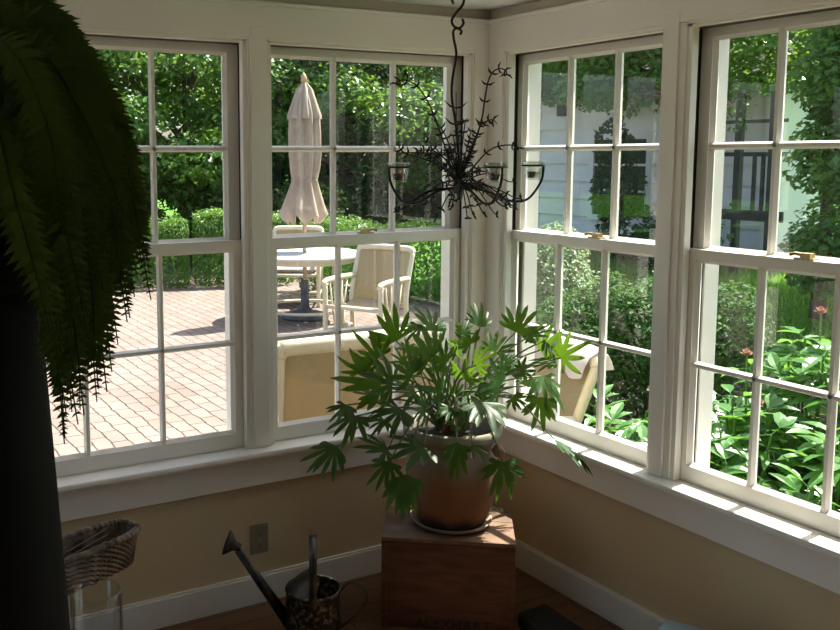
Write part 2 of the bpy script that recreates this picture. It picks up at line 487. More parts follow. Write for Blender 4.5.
for n_, w_ in WIN.items():
    axis, j0, j1, s0, s1, g0, g1, mus = w_
    uc = (j0 + j1) / 2
    base = {'A': (uc, 0.08, ZS), 'B': (0.08, uc, ZS), 'L': (XL - 0.08, uc, ZS)}[axis]
    root = empty('window_%d' % n_, base, kind='structure')
    # jamb lining with weathered channel, outside sill and casing
    jb = MB()
    jb.box(j0 - 0.03, j0 - 0.026, 0.043, T1 - 0.046, ZS, ZH); jb.box(j1 + 0.026, j1 + 0.03, 0.043, T1 - 0.046, ZS, ZH)
    jb.box(j0 - 0.026, j0 + 0.002, 0.116, 0.124, ZS, ZH); jb.box(j1 - 0.002, j1 + 0.026, 0.116, 0.124, ZS, ZH)
    jb.box(j0 - 0.026, j1 + 0.026, 0.043, T1 - 0.046, ZH - 0.004, ZH)
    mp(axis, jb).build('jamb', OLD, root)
    ex = MB()
    ex.box(j0 - 0.09, j0 + 0.012, T1 - 0.045, T1 + 0.022, ZS - 0.03, ZH + 0.1); ex.box(j1 - 0.012, j1 + 0.09, T1 - 0.045, T1 + 0.022, ZS - 0.03, ZH + 0.1)
    ex.box(j0 - 0.09, j1 + 0.09, T1 - 0.04, T1 + 0.03, ZH - 0.01, ZH + 0.12)
    ex.box(j0 - 0.0, j1 + 0.0, 0.0445, T1 + 0.05, ZS - 0.03, ZS - 0.001)
    mp(axis, ex).build('outer_frame', WHITE, root)
    sash('lower_sash', axis, j0 + 0.005, j1 - 0.005, ZS + 0.0005, 1.362, g0, g1, 0.668, 1.318, mus, 0.990, 0.0437, root)
    sash('upper_sash', axis, j0 + 0.005, j1 - 0.005, 1.330, ZH - 0.005, g0, g1, 1.372, 2.010, mus, 1.685, 0.0800, root)
    # brass sash lock on the meeting rail
    lk = MB()
    lc = mus[0] + (0.14 if axis == 'A' else 0.10)
    if n_ == 3: lc = -0.545
    if n_ == 4: lc = -1.345
    if n_ == 2: lc = -0.535
    lk.box(lc - 0.03, lc + 0.03, 0.047, 0.075, 1.362, 1.367)
    lk.box(lc - 0.018, lc + 0.012, 0.049, 0.073, 1.367, 1.381)
    lk.tube([(lc + 0.008, 0.06, 1.375), (lc + 0.03, 0.053, 1.378), (lc + 0.043, 0.048, 1.374)], [0.006, 0.005, 0.006], 8)
    mp(axis, lk).build('sash_lock', BRASS, root)


# ------------------------------------------------------------------ ground outdoors
GZ = -0.14
struct(MB().box(-12, 3.0, T1, 12.5, GZ - 0.1, GZ).build('brick_patio', BRICK))
struct(MB().box(-12, XL - T1, -6, T1, GZ - 0.1, GZ).build('side_bounce_paving', mat('pale_light_bounce', (0.72, 0.70, 0.66), (0.78, 0.76, 0.72), 3, 0.9)))  # unseen ground, added and kept pale to bounce light onto the right wall
struct(MB().box(3.0, 4.4, 3.0, 12.5, GZ - 0.1, GZ).build('brick_path', BRICK))
struct(MB().box(T1, 3.0, -6, T1, GZ - 0.1, GZ - 0.004).build('mulch_bed', MULCH))
struct(MB().box(3.0, 4.4, -6, 3.0, GZ - 0.1, GZ - 0.006).build('mulch_border', MULCH))
lw = MB()
lw.add([(4.4, -12, GZ), (4.4, 16, GZ), (5.5, 16, 0.36), (5.5, -12, 0.36), (30, 16, 0.42), (30, -12, 0.42)], [(0, 3, 2, 1), (3, 5, 4, 2)])
struct(lw.build('lawn_bank', LAWN))
struct(MB().box(-30, 30, 12.5, 45, GZ - 0.2, GZ - 0.01).build('back_lawn', LAWN))
rng = np.random.default_rng(5)


# grass blades along the top of the bank
def blades(n, x0, x1, y0, y1, zf, h, seed):
    rg = np.random.default_rng(seed)
    x = rg.uniform(x0, x1, n); y = rg.uniform(y0, y1, n); a = rg.uniform(0, 6.28, n)
    hh = h * rg.uniform(0.5, 1.2, n); wv = 0.006
    z = np.array([zf(q) for q in x])
    P = np.empty((n, 3, 3))
    P[:, 0] = np.stack([x - wv * np.cos(a), y - wv * np.sin(a), z], 1)
    P[:, 1] = np.stack([x + wv * np.cos(a), y + wv * np.sin(a), z], 1)
    P[:, 2] = np.stack([x + hh * 0.4 * np.sin(a), y + hh * 0.4 * np.cos(a), z + hh], 1)
    return P.reshape(-1, 3), np.arange(n * 3).reshape(n, 3)


def np_mesh(name, vs, fs, m_):
    me = bpy.data.meshes.new(name)
    me.from_pydata(vs.tolist(), [], fs.tolist()); me.materials.append(m_); me.update()
    return me


GRASS = leaf_mat('grass_blade', (0.08, 0.22, 0.02), (0.16, 0.36, 0.04), 3, 0.35, (0.3, 0.55, 0.05), 0.5)
vs, fs = blades(26000, 4.4, 6.9, 0.2, 6.5, lambda q: GZ + min(q - 4.4, 1.1) / 1.1 * 0.5 + max(0, q - 5.5) * 0.0025, 0.07, 3)
go = bpy.data.objects.new('grass', np_mesh('grass', vs, fs, GRASS)); COL.objects.link(go)
tag(go, 'green grass on the bank in front of the white building', 'grass', kind='stuff')


# ------------------------------------------------------------------ foliage generators
def leaves(rg, pos, nrm, size, wid=0.55, fold=0.25):
    "kite leaves, two triangles each, at pos with rough normals nrm"
    n = len(pos)
    t = rg.normal(size=(n, 3)); t -= nrm * (t * nrm).sum(1, keepdims=True)
    t /= np.linalg.norm(t, axis=1, keepdims=True) + 1e-9
    b = np.cross(nrm, t)
    L = size * rg.uniform(0.6, 1.25, (n, 1)); W = L * wid * 0.5
    P = np.empty((n, 4, 3))
    P[:, 0] = pos - t * L * 0.5
    P[:, 1] = pos + b * W - t * L * 0.08 + nrm * W * fold
    P[:, 2] = pos + t * L * 0.5 - nrm * L * 0.12
    P[:, 3] = pos - b * W - t * L * 0.08 + nrm * W * fold
    k = np.arange(n)[:, None] * 4
    F = np.concatenate([k + [0, 2, 1], k + [0, 3, 2]], 1).reshape(-1, 3)
    return P.reshape(-1, 3), F


def blob_points(rg, blobs, n, shell=0.5):
    blobs = np.array(blobs, float)
    wgt = blobs[:, 3] * blobs[:, 4] * blobs[:, 5]; wgt = wgt ** 0.67; wgt /= wgt.sum()
    k = rg.choice(len(blobs), n, p=wgt)
    d = rg.normal(size=(n, 3)); d /= np.linalg.norm(d, axis=1, keepdims=True)
    r = rg.uniform(shell, 1.0, (n, 1)) ** 0.6
    pos = blobs[k, :3] + d * r * blobs[k, 3:]
    nr = d * 0.7 + np.array([0, 0, 0.9]) + rg.normal(size=(n, 3)) * 0.55
    nr /= np.linalg.norm(nr, axis=1, keepdims=True)
    return pos, nr


def tree_mesh(seed, rad, z0, z1, n, size, m_, clumps=26):
    rg = np.random.default_rng(seed)
    bl = []
    for i in range(clumps):
        a = rg.uniform(0, 6.283); t = rg.uniform(0, 1)
        zz = z0 + (z1 - z0) * t
        rr = rad * math.sqrt(max(0.05, 1 - (2 * t - 0.9) ** 2 * 0.6)) * rg.uniform(0.3, 0.95)
        s_ = rg.uniform(0.24, 0.42) * rad
        bl.append((rr * math.cos(a), rr * math.sin(a), zz, s_ * 1.25, s_ * 1.25, s_ * 0.62))
    p, nr = blob_points(rg, bl, n, 0.3)
    p[:, 2] = np.maximum(p[:, 2], 0.05)
    vs, fs = leaves(rg, p, nr, size, 0.7)
    return np_mesh('foliage', vs, fs, m_), bl


def trunk(bl, h, r, seed):
    b = MB(); rg = random.Random(seed)
    b.tube(smooth_path([(0, 0, 0), (0.05, 0.02, h * 0.3), (-0.05, 0.05, h * 0.6), (0.02, 0, h)]), [r * (1 - 0.75 * i / 18) for i in range(19)], 10)
    for q in rg.sample(bl, min(9, len(bl))):
        zb = min(q[2] * 0.55 + 0.1, h * 0.8)
        b.tube(smooth_path([(0, 0, zb), (q[0] * 0.5, q[1] * 0.5, (zb + q[2]) / 2 + 0.1), (q[0], q[1], q[2])]), [r * 0.4 * (1 - i / 14) + 0.012 for i in range(13)], 6)
    return b


TREES = []
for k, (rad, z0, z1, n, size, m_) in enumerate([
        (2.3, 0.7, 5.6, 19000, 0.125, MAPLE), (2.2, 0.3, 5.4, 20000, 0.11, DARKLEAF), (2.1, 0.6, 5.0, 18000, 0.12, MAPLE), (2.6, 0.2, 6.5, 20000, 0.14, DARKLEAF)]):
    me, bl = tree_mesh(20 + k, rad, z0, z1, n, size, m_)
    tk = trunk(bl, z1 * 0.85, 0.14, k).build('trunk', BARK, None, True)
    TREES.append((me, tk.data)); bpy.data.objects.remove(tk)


def tree(kind, x, y, z, sc, rz, label, group=None, name='maple_tree', zs=1.0):
    r_ = empty(name, (x, y, z), label, 'tree', group, rz=rz)
    for nm, me in zip(('foliage', 'trunk'), TREES[kind]):
        o = bpy.data.objects.new(nm, me); COL.objects.link(o); o.parent = r_
    r_.scale = (sc, sc, sc * zs)
    return r_


def hd(deg, r):
    return CAM.x + r * math.sin(R(deg)), CAM.y + r * math.cos(R(deg))


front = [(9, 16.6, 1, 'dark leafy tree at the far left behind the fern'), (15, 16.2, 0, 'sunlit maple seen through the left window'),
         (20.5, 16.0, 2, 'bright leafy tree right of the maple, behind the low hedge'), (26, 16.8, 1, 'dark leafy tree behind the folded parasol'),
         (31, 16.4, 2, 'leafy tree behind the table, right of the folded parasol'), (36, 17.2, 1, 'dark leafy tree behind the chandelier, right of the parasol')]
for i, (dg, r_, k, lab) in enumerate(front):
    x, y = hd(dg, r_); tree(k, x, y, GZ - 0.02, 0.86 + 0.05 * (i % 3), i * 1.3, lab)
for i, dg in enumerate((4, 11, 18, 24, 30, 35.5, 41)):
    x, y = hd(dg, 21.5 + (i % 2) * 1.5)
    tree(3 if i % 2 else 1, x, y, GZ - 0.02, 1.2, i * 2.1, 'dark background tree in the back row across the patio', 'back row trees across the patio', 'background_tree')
side = [(43, 20.5, 1, 1.35, 'dark tree rising behind the far left end of the white building'), (49, 20, 0, 1.35, 'sunlit tree above the middle of the white building roof'),
        (54.5, 19, 2, 1.3, 'sunlit tree above the right end of the white building')]
for i, (dg, r_, k, sc, lab) in enumerate(side):
    x, y = hd(dg, r_); tree(k, x, y, 0.38, sc, i * 1.7 + 0.4, lab)
def bushy(h_, r_, label, n, blobs, m_, seed, size):
    rg = np.random.default_rng(seed)
    x, y = hd(h_, r_); e = (math.cos(R(h_)), -math.sin(R(h_)))
    bl = []
    for (o_, z_, a_, b_) in blobs:
        for q in range(5):
            jx, jz, jd = rg.uniform(-.25, .25) * a_, rg.uniform(-.5, .5) * b_, rg.uniform(-.3, .5)
            bl.append((e[0] * (o_ + jx) + jd * e[1] * -1, e[1] * (o_ + jx) + jd * e[0], z_ + jz, a_ * .62, a_ * .62, b_ * .6))
    p, nr = blob_points(rg, bl, n, 0.3); p[:, 2] = np.maximum(p[:, 2], 0.02)
    vs, fs = leaves(rg, p, nr, size, 0.65)
    o_ = empty('bushy_tree', (x, y, 0.36), label, 'tree')
    f_ = bpy.data.objects.new('foliage', np_mesh('foliage', vs, fs, m_)); COL.objects.link(f_); f_.parent = o_
    b = MB(); b.tube(smooth_path([(x, y, 0.3), (x + .04, y, 1.4), (x, y, 3.0)]), [0.07 - 0.004 * i for i in range(13)], 8)
    for q in bl[::4]:
        b.tube([(x, y, 0.36 + q[2] * 0.6), (x + q[0], y + q[1], 0.36 + q[2])], [0.022, 0.008], 5)
    b.build('trunk', BARK, o_, True)


bushy(57.15, 8.7, 'bushy leafy tree on the bank right of the white building', 24000, [(0.05, 0.5, .45, .5), (0.08, 1.2, .48, .5), (0.05, 1.9, .45, .5), (0.1, 2.6, .5, .5), (0.1, 3.2, .5, .4), (1.0, .8, .7, .8), (1.0, 2.0, .7, .8), (1.0, 3.0, .6, .6)], MAPLE, 88, 0.075)
x, y = hd(62.5, 21); tree(3, x, y, 0.40, 1.2, 2.6, 'dark tree behind the bushy tree at the far right', name='bushy_tree')
x, y = hd(58.3, 18.5); tree(1, x, y, 0.38, 1.1, 1.1, 'dark tree further back behind the bushy tree on the bank', name='bushy_tree')


def spreading_tree():
    rg = np.random.default_rng(51)
    tx_, ty_ = 6.15, 4.02
    bl = []
    for i in range(60):
        y_ = rg.uniform(-1.9, 3.2); x_ = rg.uniform(-0.5, 1.4)
        bl.append((x_, y_, rg.uniform(1.98, 3.1) + 0.1 * y_ * (y_ > 0) * 0.5, rg.uniform(.4, .7), rg.uniform(.4, .7), rg.uniform(.22, .36)))
    p, nr = blob_points(rg, bl, 34000, 0.2)
    vs, fs = leaves(rg, p, nr, 0.085, 0.7)
    r_ = empty('spreading_tree', (tx_, ty_, 0.36), 'tree spreading bright leaves over the front of the white building', 'tree')
    o = bpy.data.objects.new('foliage', np_mesh('foliage', vs, fs, MAPLE)); COL.objects.link(o); o.parent = r_
    b = MB()
    b.tube(smooth_path([(tx_, ty_, 0.3), (tx_ + .03, ty_, 1.5), (tx_, ty_ + .05, 2.6), (tx_ + .1, ty_ + .1, 3.6)]), [0.09 - 0.003 * i for i in range(19)], 10)
    for q in bl[::3]:
        b.tube(smooth_path([(tx_, ty_, 0.36 + 1.9), (tx_ + q[0] * .5, ty_ + q[1] * .5, 0.36 + q[2] * 0.95), (tx_ + q[0], ty_ + q[1], 0.36 + q[2])]), [0.03 - 0.0018 * i for i in range(13)], 6)
    b.build('trunk', BARK, r_, True)


spreading_tree()


def shrub(name, x, y, z, bl, n, size, m_, label, cat, seed, group=None, wid=0.6, shell=0.55):
    rg = np.random.default_rng(seed)
    p, nr = blob_points(rg, bl, n, shell); p[:, 2] = np.maximum(p[:, 2], 0.02)
    vs, fs = leaves(rg, p, nr, size, wid)
    r_ = empty(name, (x, y, z), label, cat, group)
    o = bpy.data.objects.new('foliage', np_mesh('foliage', vs, fs, m_)); COL.objects.link(o); o.parent = r_
    st = MB(); rr = random.Random(seed)
    for i in range(7):
        q = bl[rr.randrange(len(bl))]
        e = V((x + q[0] + rr.uniform(-.3, .3) * q[3], y + q[1] + rr.uniform(-.3, .3) * q[4], z + q[2]))
        st.tube([V((x + q[0] * 0.3, y + q[1] * 0.3, z)), (V((x + q[0] * 0.4, y + q[1] * 0.4, z)) + e) / 2, e], [0.012, 0.009, 0.004], 5)
    st.build('stem', BARK, r_)
    return r_


def hedge(x0, y0, x1, y1, h, th, n, label, seed, size=0.05):
    rg = np.random.default_rng(seed)
    a = V((x0, y0, 0)); d = V((x1 - x0, y1 - y0, 0)); L = d.length; d.normalize(); p_ = V((-d.y, d.x, 0))
    k = rg.random(n)
    u = rg.uniform(0, L, n); v = rg.uniform(-th / 2, th / 2, n); zz = rg.uniform(0.03, h, n)
    nx = np.zeros((n, 3))
    top = k < 0.35; fr = (k >= 0.35) & (k < 0.75); en = k >= 0.92
    zz[top] = h + rg.normal(0, 0.03, top.sum()) + 0.05 * np.sin(u[top] * 5)
    v[fr] = -th / 2 + rg.normal(0, 0.03, fr.sum())
    u[en] = np.where(rg.random(en.sum()) < 0.5, 0, L)
    nx[top] = (0, 0, 1); nx[fr] = tuple(-p_); nx += rg.normal(size=(n, 3)) * 0.5 + np.array([0, 0, 0.3])
    nx /= np.linalg.norm(nx, axis=1, keepdims=True)
    pos = np.stack([d.x * u + p_.x * v, d.y * u + p_.y * v, zz], 1)
    vs, fs = leaves(rg, pos, nx, size, 0.6)
    r_ = empty('clipped_hedge', (x0, y0, GZ), label, 'hedge')
    o = bpy.data.objects.new('foliage', np_mesh('foliage', vs, fs, HEDGE)); COL.objects.link(o); o.parent = r_
    st = MB()
    for i in range(int(L / 0.4)):
        q = a + d * (0.2 + i * 0.4)
        st.tube([(q.x, q.y, GZ), (q.x + 0.03, q.y, GZ + h * 0.5), (q.x, q.y + 0.03, GZ + h * 0.8)], [0.02, 0.015, 0.008], 5)
    st.build('stem', BARK, r_)


hedge(-1.6, 9.9, 2.15, 9.35, 0.92, 0.8, 15000, 'clipped hedge along the patio edge left of the parasol', 31)
hedge(2.3, 9.3, 3.6, 8.9, 0.95, 0.8, 8000, 'clipped hedge behind the folded parasol and table', 32)
hedge(3.5, 7.9, 4.95, 5.55, 0.90, 0.9, 12000, 'bright clipped hedge right of the armchair, behind the plant', 33)

for (x, y, s_, lab, sd) in ((2.10, 1.52, 1.0, 'dense boxwood bush behind the white cushion outside', 41), (2.42, 1.28, 1.05, 'dense boxwood bush right behind the right hand panes of the third window', 42),
                            (2.70, 1.02, 0.95, 'boxwood bush partly behind the wide post between the right windows', 43)):
    bl = [(0, 0, 0.42 * s_, 0.40, 0.40, 0.42 * s_), (0.18, 0.1, 0.62 * s_, 0.3, 0.3, 0.33 * s_), (-0.2, -0.05, 0.6 * s_, 0.28, 0.28, 0.34 * s_), (0.02, -0.15, 0.8 * s_, 0.22, 0.22, 0.26 * s_)]
    shrub('boxwood_bush', x, y, GZ - 0.006, bl, 7500, 0.042, BOX, lab, 'bush', sd)
shrub('pale_shrub', 3.5, 3.35, GZ - 0.002, [(0, 0, 0.5, 0.4, 0.4, 0.5), (0.1, 0.1, 0.85, 0.3, 0.3, 0.35)], 6000, 0.045, PALE, 'pale grey green shrub in front of the white siding', 'bush', 44)
shrub('leafy_shrub', 6.25, 5.25, 0.36, [(0, 0, 0.9, .3, .35, .5), (0, .1, 1.45, .22, .25, .3), (0, -.15, 0.4, .3, .4, .4)], 1500, 0.10, DARKLEAF, 'dark large leaved shrub in front of the outbuilding window', 'bush', 46)
shrub('low_shrub', 5.9, 3.95, 0.35, [(0, 0, 0.2, 0.35, 0.4, 0.25), (0.1, 0.4, 0.25, 0.3, 0.3, 0.3)], 3500, 0.06, DARKLEAF, 'dark low shrub on the bank at the foot of the trellis', 'bush', 45)


# ------------------------------------------------------------------ peony bed
def lens(b, base, d, nrm, L, W, droop=0.25):
    d = V(d).normalized(); nrm = V(nrm); s_ = d.cross(nrm).normalized(); nrm = s_.cross(d)
    prof = [(0, 0), (0.25, 0.8), (0.5, 1.0), (0.75, 0.7), (1, 0)]
    mid = [base + d * (t * L) - nrm * (droop * L * t * t) for (t, _) in prof]
    lf = [mid[i] + s_ * (W / 2 * prof[i][1]) + nrm * (W * 0.14 * prof[i][1]) for i in (1, 2, 3)]
    rt = [mid[i] - s_ * (W / 2 * prof[i][1]) + nrm * (W * 0.14 * prof[i][1]) for i in (1, 2, 3)]
    b.add(mid + lf + rt, [(0, 1, 5), (1, 2, 6, 5), (2, 3, 7, 6), (3, 4, 7), (0, 8, 1), (1, 8, 9, 2), (2, 9, 10, 3), (3, 10, 4)])


def peony_parts(seed, h):
    rr = random.Random(seed); lf = MB(); st = MB()
    for i in range(13):
        a = rr.uniform(0, 6.283); sp_ = rr.uniform(0.03, 0.30)
        top = V((sp_ * math.cos(a), sp_ * math.sin(a), h * rr.uniform(0.55, 1.0)))
        b0 = V((0.05 * math.cos(a), 0.05 * math.sin(a), 0))
        path = smooth_path([b0, (b0 + top) / 2 + V((0, 0, 0.05)), top], 4)
        st.tube(path, [0.005] * len(path), 5)
        for j in range(11):
            q = path[min(len(path) - 1, 3 + int(j * 0.6))]
            a2 = rr.uniform(0, 6.283); el = rr.uniform(-0.3, 0.7)
            d = V((math.cos(a2) * math.cos(el), math.sin(a2) * math.cos(el), math.sin(el)))
            q2 = q + d * 0.045
            st.tube([q, q2], [0.003, 0.002], 4)
            nrm = V((rr.uniform(-.4, .4), rr.uniform(-.4, .4), 1))
            side = d.cross(nrm).normalized()
            for t in (-0.75, 0, 0.75) if j % 2 else (0,):
                lens(lf, q2, d + side * t, nrm, rr.uniform(0.09, 0.145), rr.uniform(0.035, 0.055))
    return lf, st


def bloom_mb(c0, s_=0.035):
    b = MB(); rr = random.Random(9)
    for i in range(14):
        a = i * 2.4; el = 0.2 + 0.09 * i
        d = V((math.cos(a) * math.cos(el), math.sin(a) * math.cos(el), math.sin(el)))
        lens(b, V(c0), d, V((0, 0, 1)) - d * 0.3, s_, s_ * 0.7, -0.2)
    return b


PE = []
for k, h in enumerate((0.62, 0.82, 1.0, 0.5)):
    lf, st = peony_parts(60 + k, h)
    a = lf.build('leaves', PEONY); b = st.build('stem', PEONY)
    PE.append((a.data, b.data, h)); bpy.data.objects.remove(a); bpy.data.objects.remove(b)
rr = random.Random(4)
spots = []
for i in range(9):
    y = -2.55 + i * 0.33
    for j, x in enumerate((0.62, 0.92, 1.28, 1.66)):
        spots.append((x + rr.uniform(-.08, .08), y + rr.uniform(-.1, .1), j))
spots = [q for q in spots if not (q[1] > -0.25 and q[2] > 1)] + [(0.82, -0.12, 8), (1.08, -0.2, 8), (0.98, 0.12, 8), (1.35, -0.02, 8), (0.62, 0.1, 8)]
for (x, y, j) in spots:
    k = 0 if j == 8 else (0, 1, 2, 2)[j] if y < -0.45 else 3
    if j == 0 and y < -0.45: k = 0
    r_ = empty('peony_plant', (x, y, GZ - 0.004), 'leafy green peony without blooms in the bed under the right windows', 'plant', 'green peonies in the bed', rz=rr.uniform(0, 6.28))
    for nm, me in zip(('leaves', 'stem'), PE[k][:2]):
        o = bpy.data.objects.new(nm, me); COL.objects.link(o); o.parent = r_
    sx_ = 0.78 if x < 0.75 else 1
    r_.scale = (sx_, sx_, rr.uniform(0.88, 1.05))
for (px, py, d, lab, k) in ((821, 314, 3.9, 'tall peony with a pink spent bloom near the right picture edge', 2), (747, 356, 3.9, 'peony with a small reddish bloom left of the tall blooming one', 1),
                            (758, 405, 3.6, 'low peony with a pale faded bloom below the other blooms', 0)):
    p = at(px, py, d)
    r_ = empty('peony_plant', (p.x, p.y, GZ - 0.004), lab, 'plant')
    for nm, me in zip(('leaves', 'stem'), PE[k][:2]):
        o = bpy.data.objects.new(nm, me); COL.objects.link(o); o.parent = r_
    b = bloom_mb((p.x, p.y, p.z)); fl = b.build('bloom', FLOWER, r_)
    s_ = MB().tube([(p.x, p.y, GZ), (p.x + 0.02, p.y, (p.z + GZ) / 2), (p.x, p.y, p.z)], [0.006, 0.005, 0.004], 6)
    s_.build('bloom_stem', PEONY, r_)

# ------------------------------------------------------------------ white building with trellis
BX, BY0, BY1, BZ0, BZ1 = 7.0, 3.73, 7.5, 0.34, 2.52
bd = empty('outbuilding', (BX, (BY0 + BY1) / 2, BZ0), 'white clapboard outbuilding in shade behind the right windows', 'building')
sd = MB(); nB = int((BZ1 - BZ0) / 0.24)
for i in range(nB + 1):
    z = BZ0 + i * 0.24
    z2 = min(z + 0.252, BZ1 + 0.02)
    sd.add([(BX - 0.06, BY0, z), (BX - 0.06, BY1, z), (BX - 0.006, BY1, z2), (BX - 0.006, BY0, z2), (BX + 0.0, BY0, z + 0.03), (BX + 0.0, BY1, z + 0.03)], [(0, 1, 2, 3), (0, 4, 5, 1)])
sd.box(BX, BX + 4.5, BY0 + 0.01, BY1 - 0.01, BZ0 - 0.3, BZ1)
sd.build('clapboard_wall', SIDING, bd)
for y in (BY0, BY1):
    MB().box(BX - 0.075, BX + 0.06, y - 0.06, y + 0.06, BZ0 - 0.02, BZ1).build('corner_board', SIDING, bd)
rf = MB()
rf.add([(BX - 0.35, BY0 - 0.25, BZ1 - 0.06), (BX - 0.35, BY1 + 0.25, BZ1 - 0.06), (BX + 2.25, BY1 + 0.25, BZ1 + 1.0), (BX + 2.25, BY0 - 0.25, BZ1 + 1.0), (BX + 4.9, BY1 + 0.25, BZ1 - 0.06), (BX + 4.9, BY0 - 0.25, BZ1 - 0.06),
        (BX - 0.35, BY0 - 0.25, BZ1 + 0.02), (BX - 0.35, BY1 + 0.25, BZ1 + 0.02), (BX + 2.25, BY1 + 0.25, BZ1 + 1.08), (BX + 2.25, BY0 - 0.25, BZ1 + 1.08), (BX + 4.9, BY1 + 0.25, BZ1 + 0.02), (BX + 4.9, BY0 - 0.25, BZ1 + 0.02)],
       [(0, 1, 2, 3), (3, 2, 4, 5), (6, 9, 8, 7), (9, 11, 10, 8), (0, 6, 7, 1), (4, 10, 11, 5), (0, 3, 9, 6), (3, 5, 11, 9), (1, 7, 8, 2), (2, 8, 10, 4)])
rf.build('roof', SHINGLE, bd)
MB().add([(BX + 0.02, BY0 + .02, BZ1), (BX + 4.48, BY0 + .02, BZ1), (BX + 2.25, BY0 + .02, BZ1 + 0.98), (BX + 0.02, BY1 - .02, BZ1), (BX + 4.48, BY1 - .02, BZ1), (BX + 2.25, BY1 - .02, BZ1 + 0.98)],
         [(0, 1, 2), (3, 5, 4)]).build('gable', SIDING, bd)
wf = MB(); y0, y1, z0, z1 = 5.42, 6.32, 0.86, 1.86
for (a, b_, c_, d_) in ((y0 - .08, y0, z0 - .08, z1 + .08), (y1, y1 + .08, z0 - .08, z1 + .08), (y0, y1, z0 - .08, z0), (y0, y1, z1, z1 + .08)):
    wf.box(BX - 0.095, BX - 0.005, a, b_, c_, d_)
for t in (0.5,):
    wf.box(BX - 0.08, BX - 0.06, y0 + (y1 - y0) * t - .018, y0 + (y1 - y0) * t + .018, z0, z1)
for t in (0.33, 0.67):
    wf.box(BX - 0.08, BX - 0.06, y0, y1, z0 + (z1 - z0) * t - .016, z0 + (z1 - z0) * t + .016)
wo_ = wf.build('window', SIDING, bd)
MB().box(BX - 0.066, BX - 0.062, y0, y1, z0, z1).build('pane', mat('dark_pane', (0.02, 0.03, 0.025), None, 4, 0.08), wo_)
lb = MB().box(BX - 0.16, BX - 0.045, 6.83, 6.98, 2.2, 2.42); lb.box(BX - 0.2, BX - 0.045, 6.80, 7.01, 2.42, 2.45)
tag(lb.build('wall_lantern', DKPOST, base=(BX - .1, 6.9, 2.2)), 'dark box lantern high on the white siding', 'lantern')
# trellis on the bank
TX = 6.3
tr = empty('garden_trellis', (TX, 3.6, 0.36), 'dark timber garden trellis with rails in front of the white siding', 'trellis')
for y in (4.17, 3.62, 3.22):
    MB().box(TX - 0.035, TX + 0.035, y - 0.035, y + 0.035, 0.36, 2.3).build('post', DKPOST, tr, bevel=0.004)
for z, t in ((1.02, 0.055), (1.66, 0.022), (0.62, 0.03), (2.0, 0.018)):
    MB().box(TX - 0.05, TX - 0.02, 3.05, 4.35, z - t, z + t).build('rail', DKPOST, tr)
for y in (3.40, 3.30):
    MB().box(TX - 0.045, TX - 0.025, y - 0.02, y + 0.02, 1.02, 1.66).build('baluster', DKPOST, tr)
rg = np.random.default_rng(77)
bl = [(TX - 0.1, 4.15, 1.2, 0.12, 0.14, 0.4), (TX - 0.1, 4.1, 1.75, 0.15, 0.2, 0.4), (TX - 0.1, 3.62, 2.1, 0.15, 0.3, 0.25), (TX - 0.1, 3.65, 0.8, 0.08, 0.08, 0.4), (TX - .1, 3.9, 2.2, .2, .4, .2)]
p, nr = blob_points(rg, bl, 380, 0.2); vs, fs = leaves(rg, p, nr, 0.06, 0.6)
vo = bpy.data.objects.new('climbing_vine', np_mesh('climbing_vine', vs, fs, MAPLE)); COL.objects.link(vo)
vst = MB()
tag(vo, 'leafy climbing vine growing up the dark trellis posts', 'vine', kind='stuff')


# ------------------------------------------------------------------ patio furniture
ub = onz(305, 318, GZ)
um = empty('patio_umbrella', (ub.x, ub.y, GZ), 'beige canvas parasol folded and tied on its pole', 'umbrella')


def fold(a, z): return 1 + 0.27 * math.cos(8 * a + 0.5 * math.sin(3 * z)) + 0.07 * math.cos(3 * a + 1 + 4 * z)


cz = GZ
cp = MB().lathe([(0.225, 1.10), (0.225, 1.16), (0.195, 1.25), (0.145, 1.42), (0.115, 1.53), (0.135, 1.66), (0.15, 1.85), (0.145, 2.05), (0.14, 2.25), (0.10, 2.4), (0.03, 2.56)], (ub.x, ub.y, cz), 64, fold)
cp.v = [(p[0], p[1], p[2] + (0.06 * math.cos(8 * math.atan2(p[1] - ub.y, p[0] - ub.x)) if i < 64 else 0)) for i, p in enumerate(cp.v)]
cp.build('canopy', CANVAS, um, True)
MB().lathe([(0.165, 2.20), (0.165, 2.24), (0.115, 2.40), (0.08, 2.52), (0.02, 2.60)], (ub.x + 0.01, ub.y, cz), 48, lambda a, z: 1 + 0.2 * math.cos(7 * a + 1)).build('top_flap', CANVAS, um, True)
MB().lathe([(0.122, 1.515), (0.128, 1.53), (0.122, 1.545)], (ub.x, ub.y, cz), 32, lambda a, z: 1 + 0.22 * math.cos(8 * a)).build('tie_strap', CANVAS, um, True)
MB().tube([(ub.x, ub.y, cz + 0.05), (ub.x, ub.y, cz + 1.3), (ub.x, ub.y, cz + 2.58)], 0.022, 12).build('pole', POLE, um, True)
MB().lathe([(0.012, 2.56), (0.03, 2.60), (0.034, 2.64), (0.02, 2.68), (0.0, 2.70)], (ub.x, ub.y, cz), 16).build('finial', POLE, um, True)
ubs = MB().lathe([(0.0, 0.0), (0.26, 0.0), (0.27, 0.02), (0.25, 0.05), (0.09, 0.09), (0.05, 0.13), (0.042, 0.42), (0.03, 0.43), (0.03, 0.1), (0, 0.1)], (ub.x, ub.y, GZ), 32)
tag(ubs.build('umbrella_base', BASEM, base=(ub.x, ub.y, GZ), smooth=True), 'dark round parasol base with a stem under the white table', 'base')

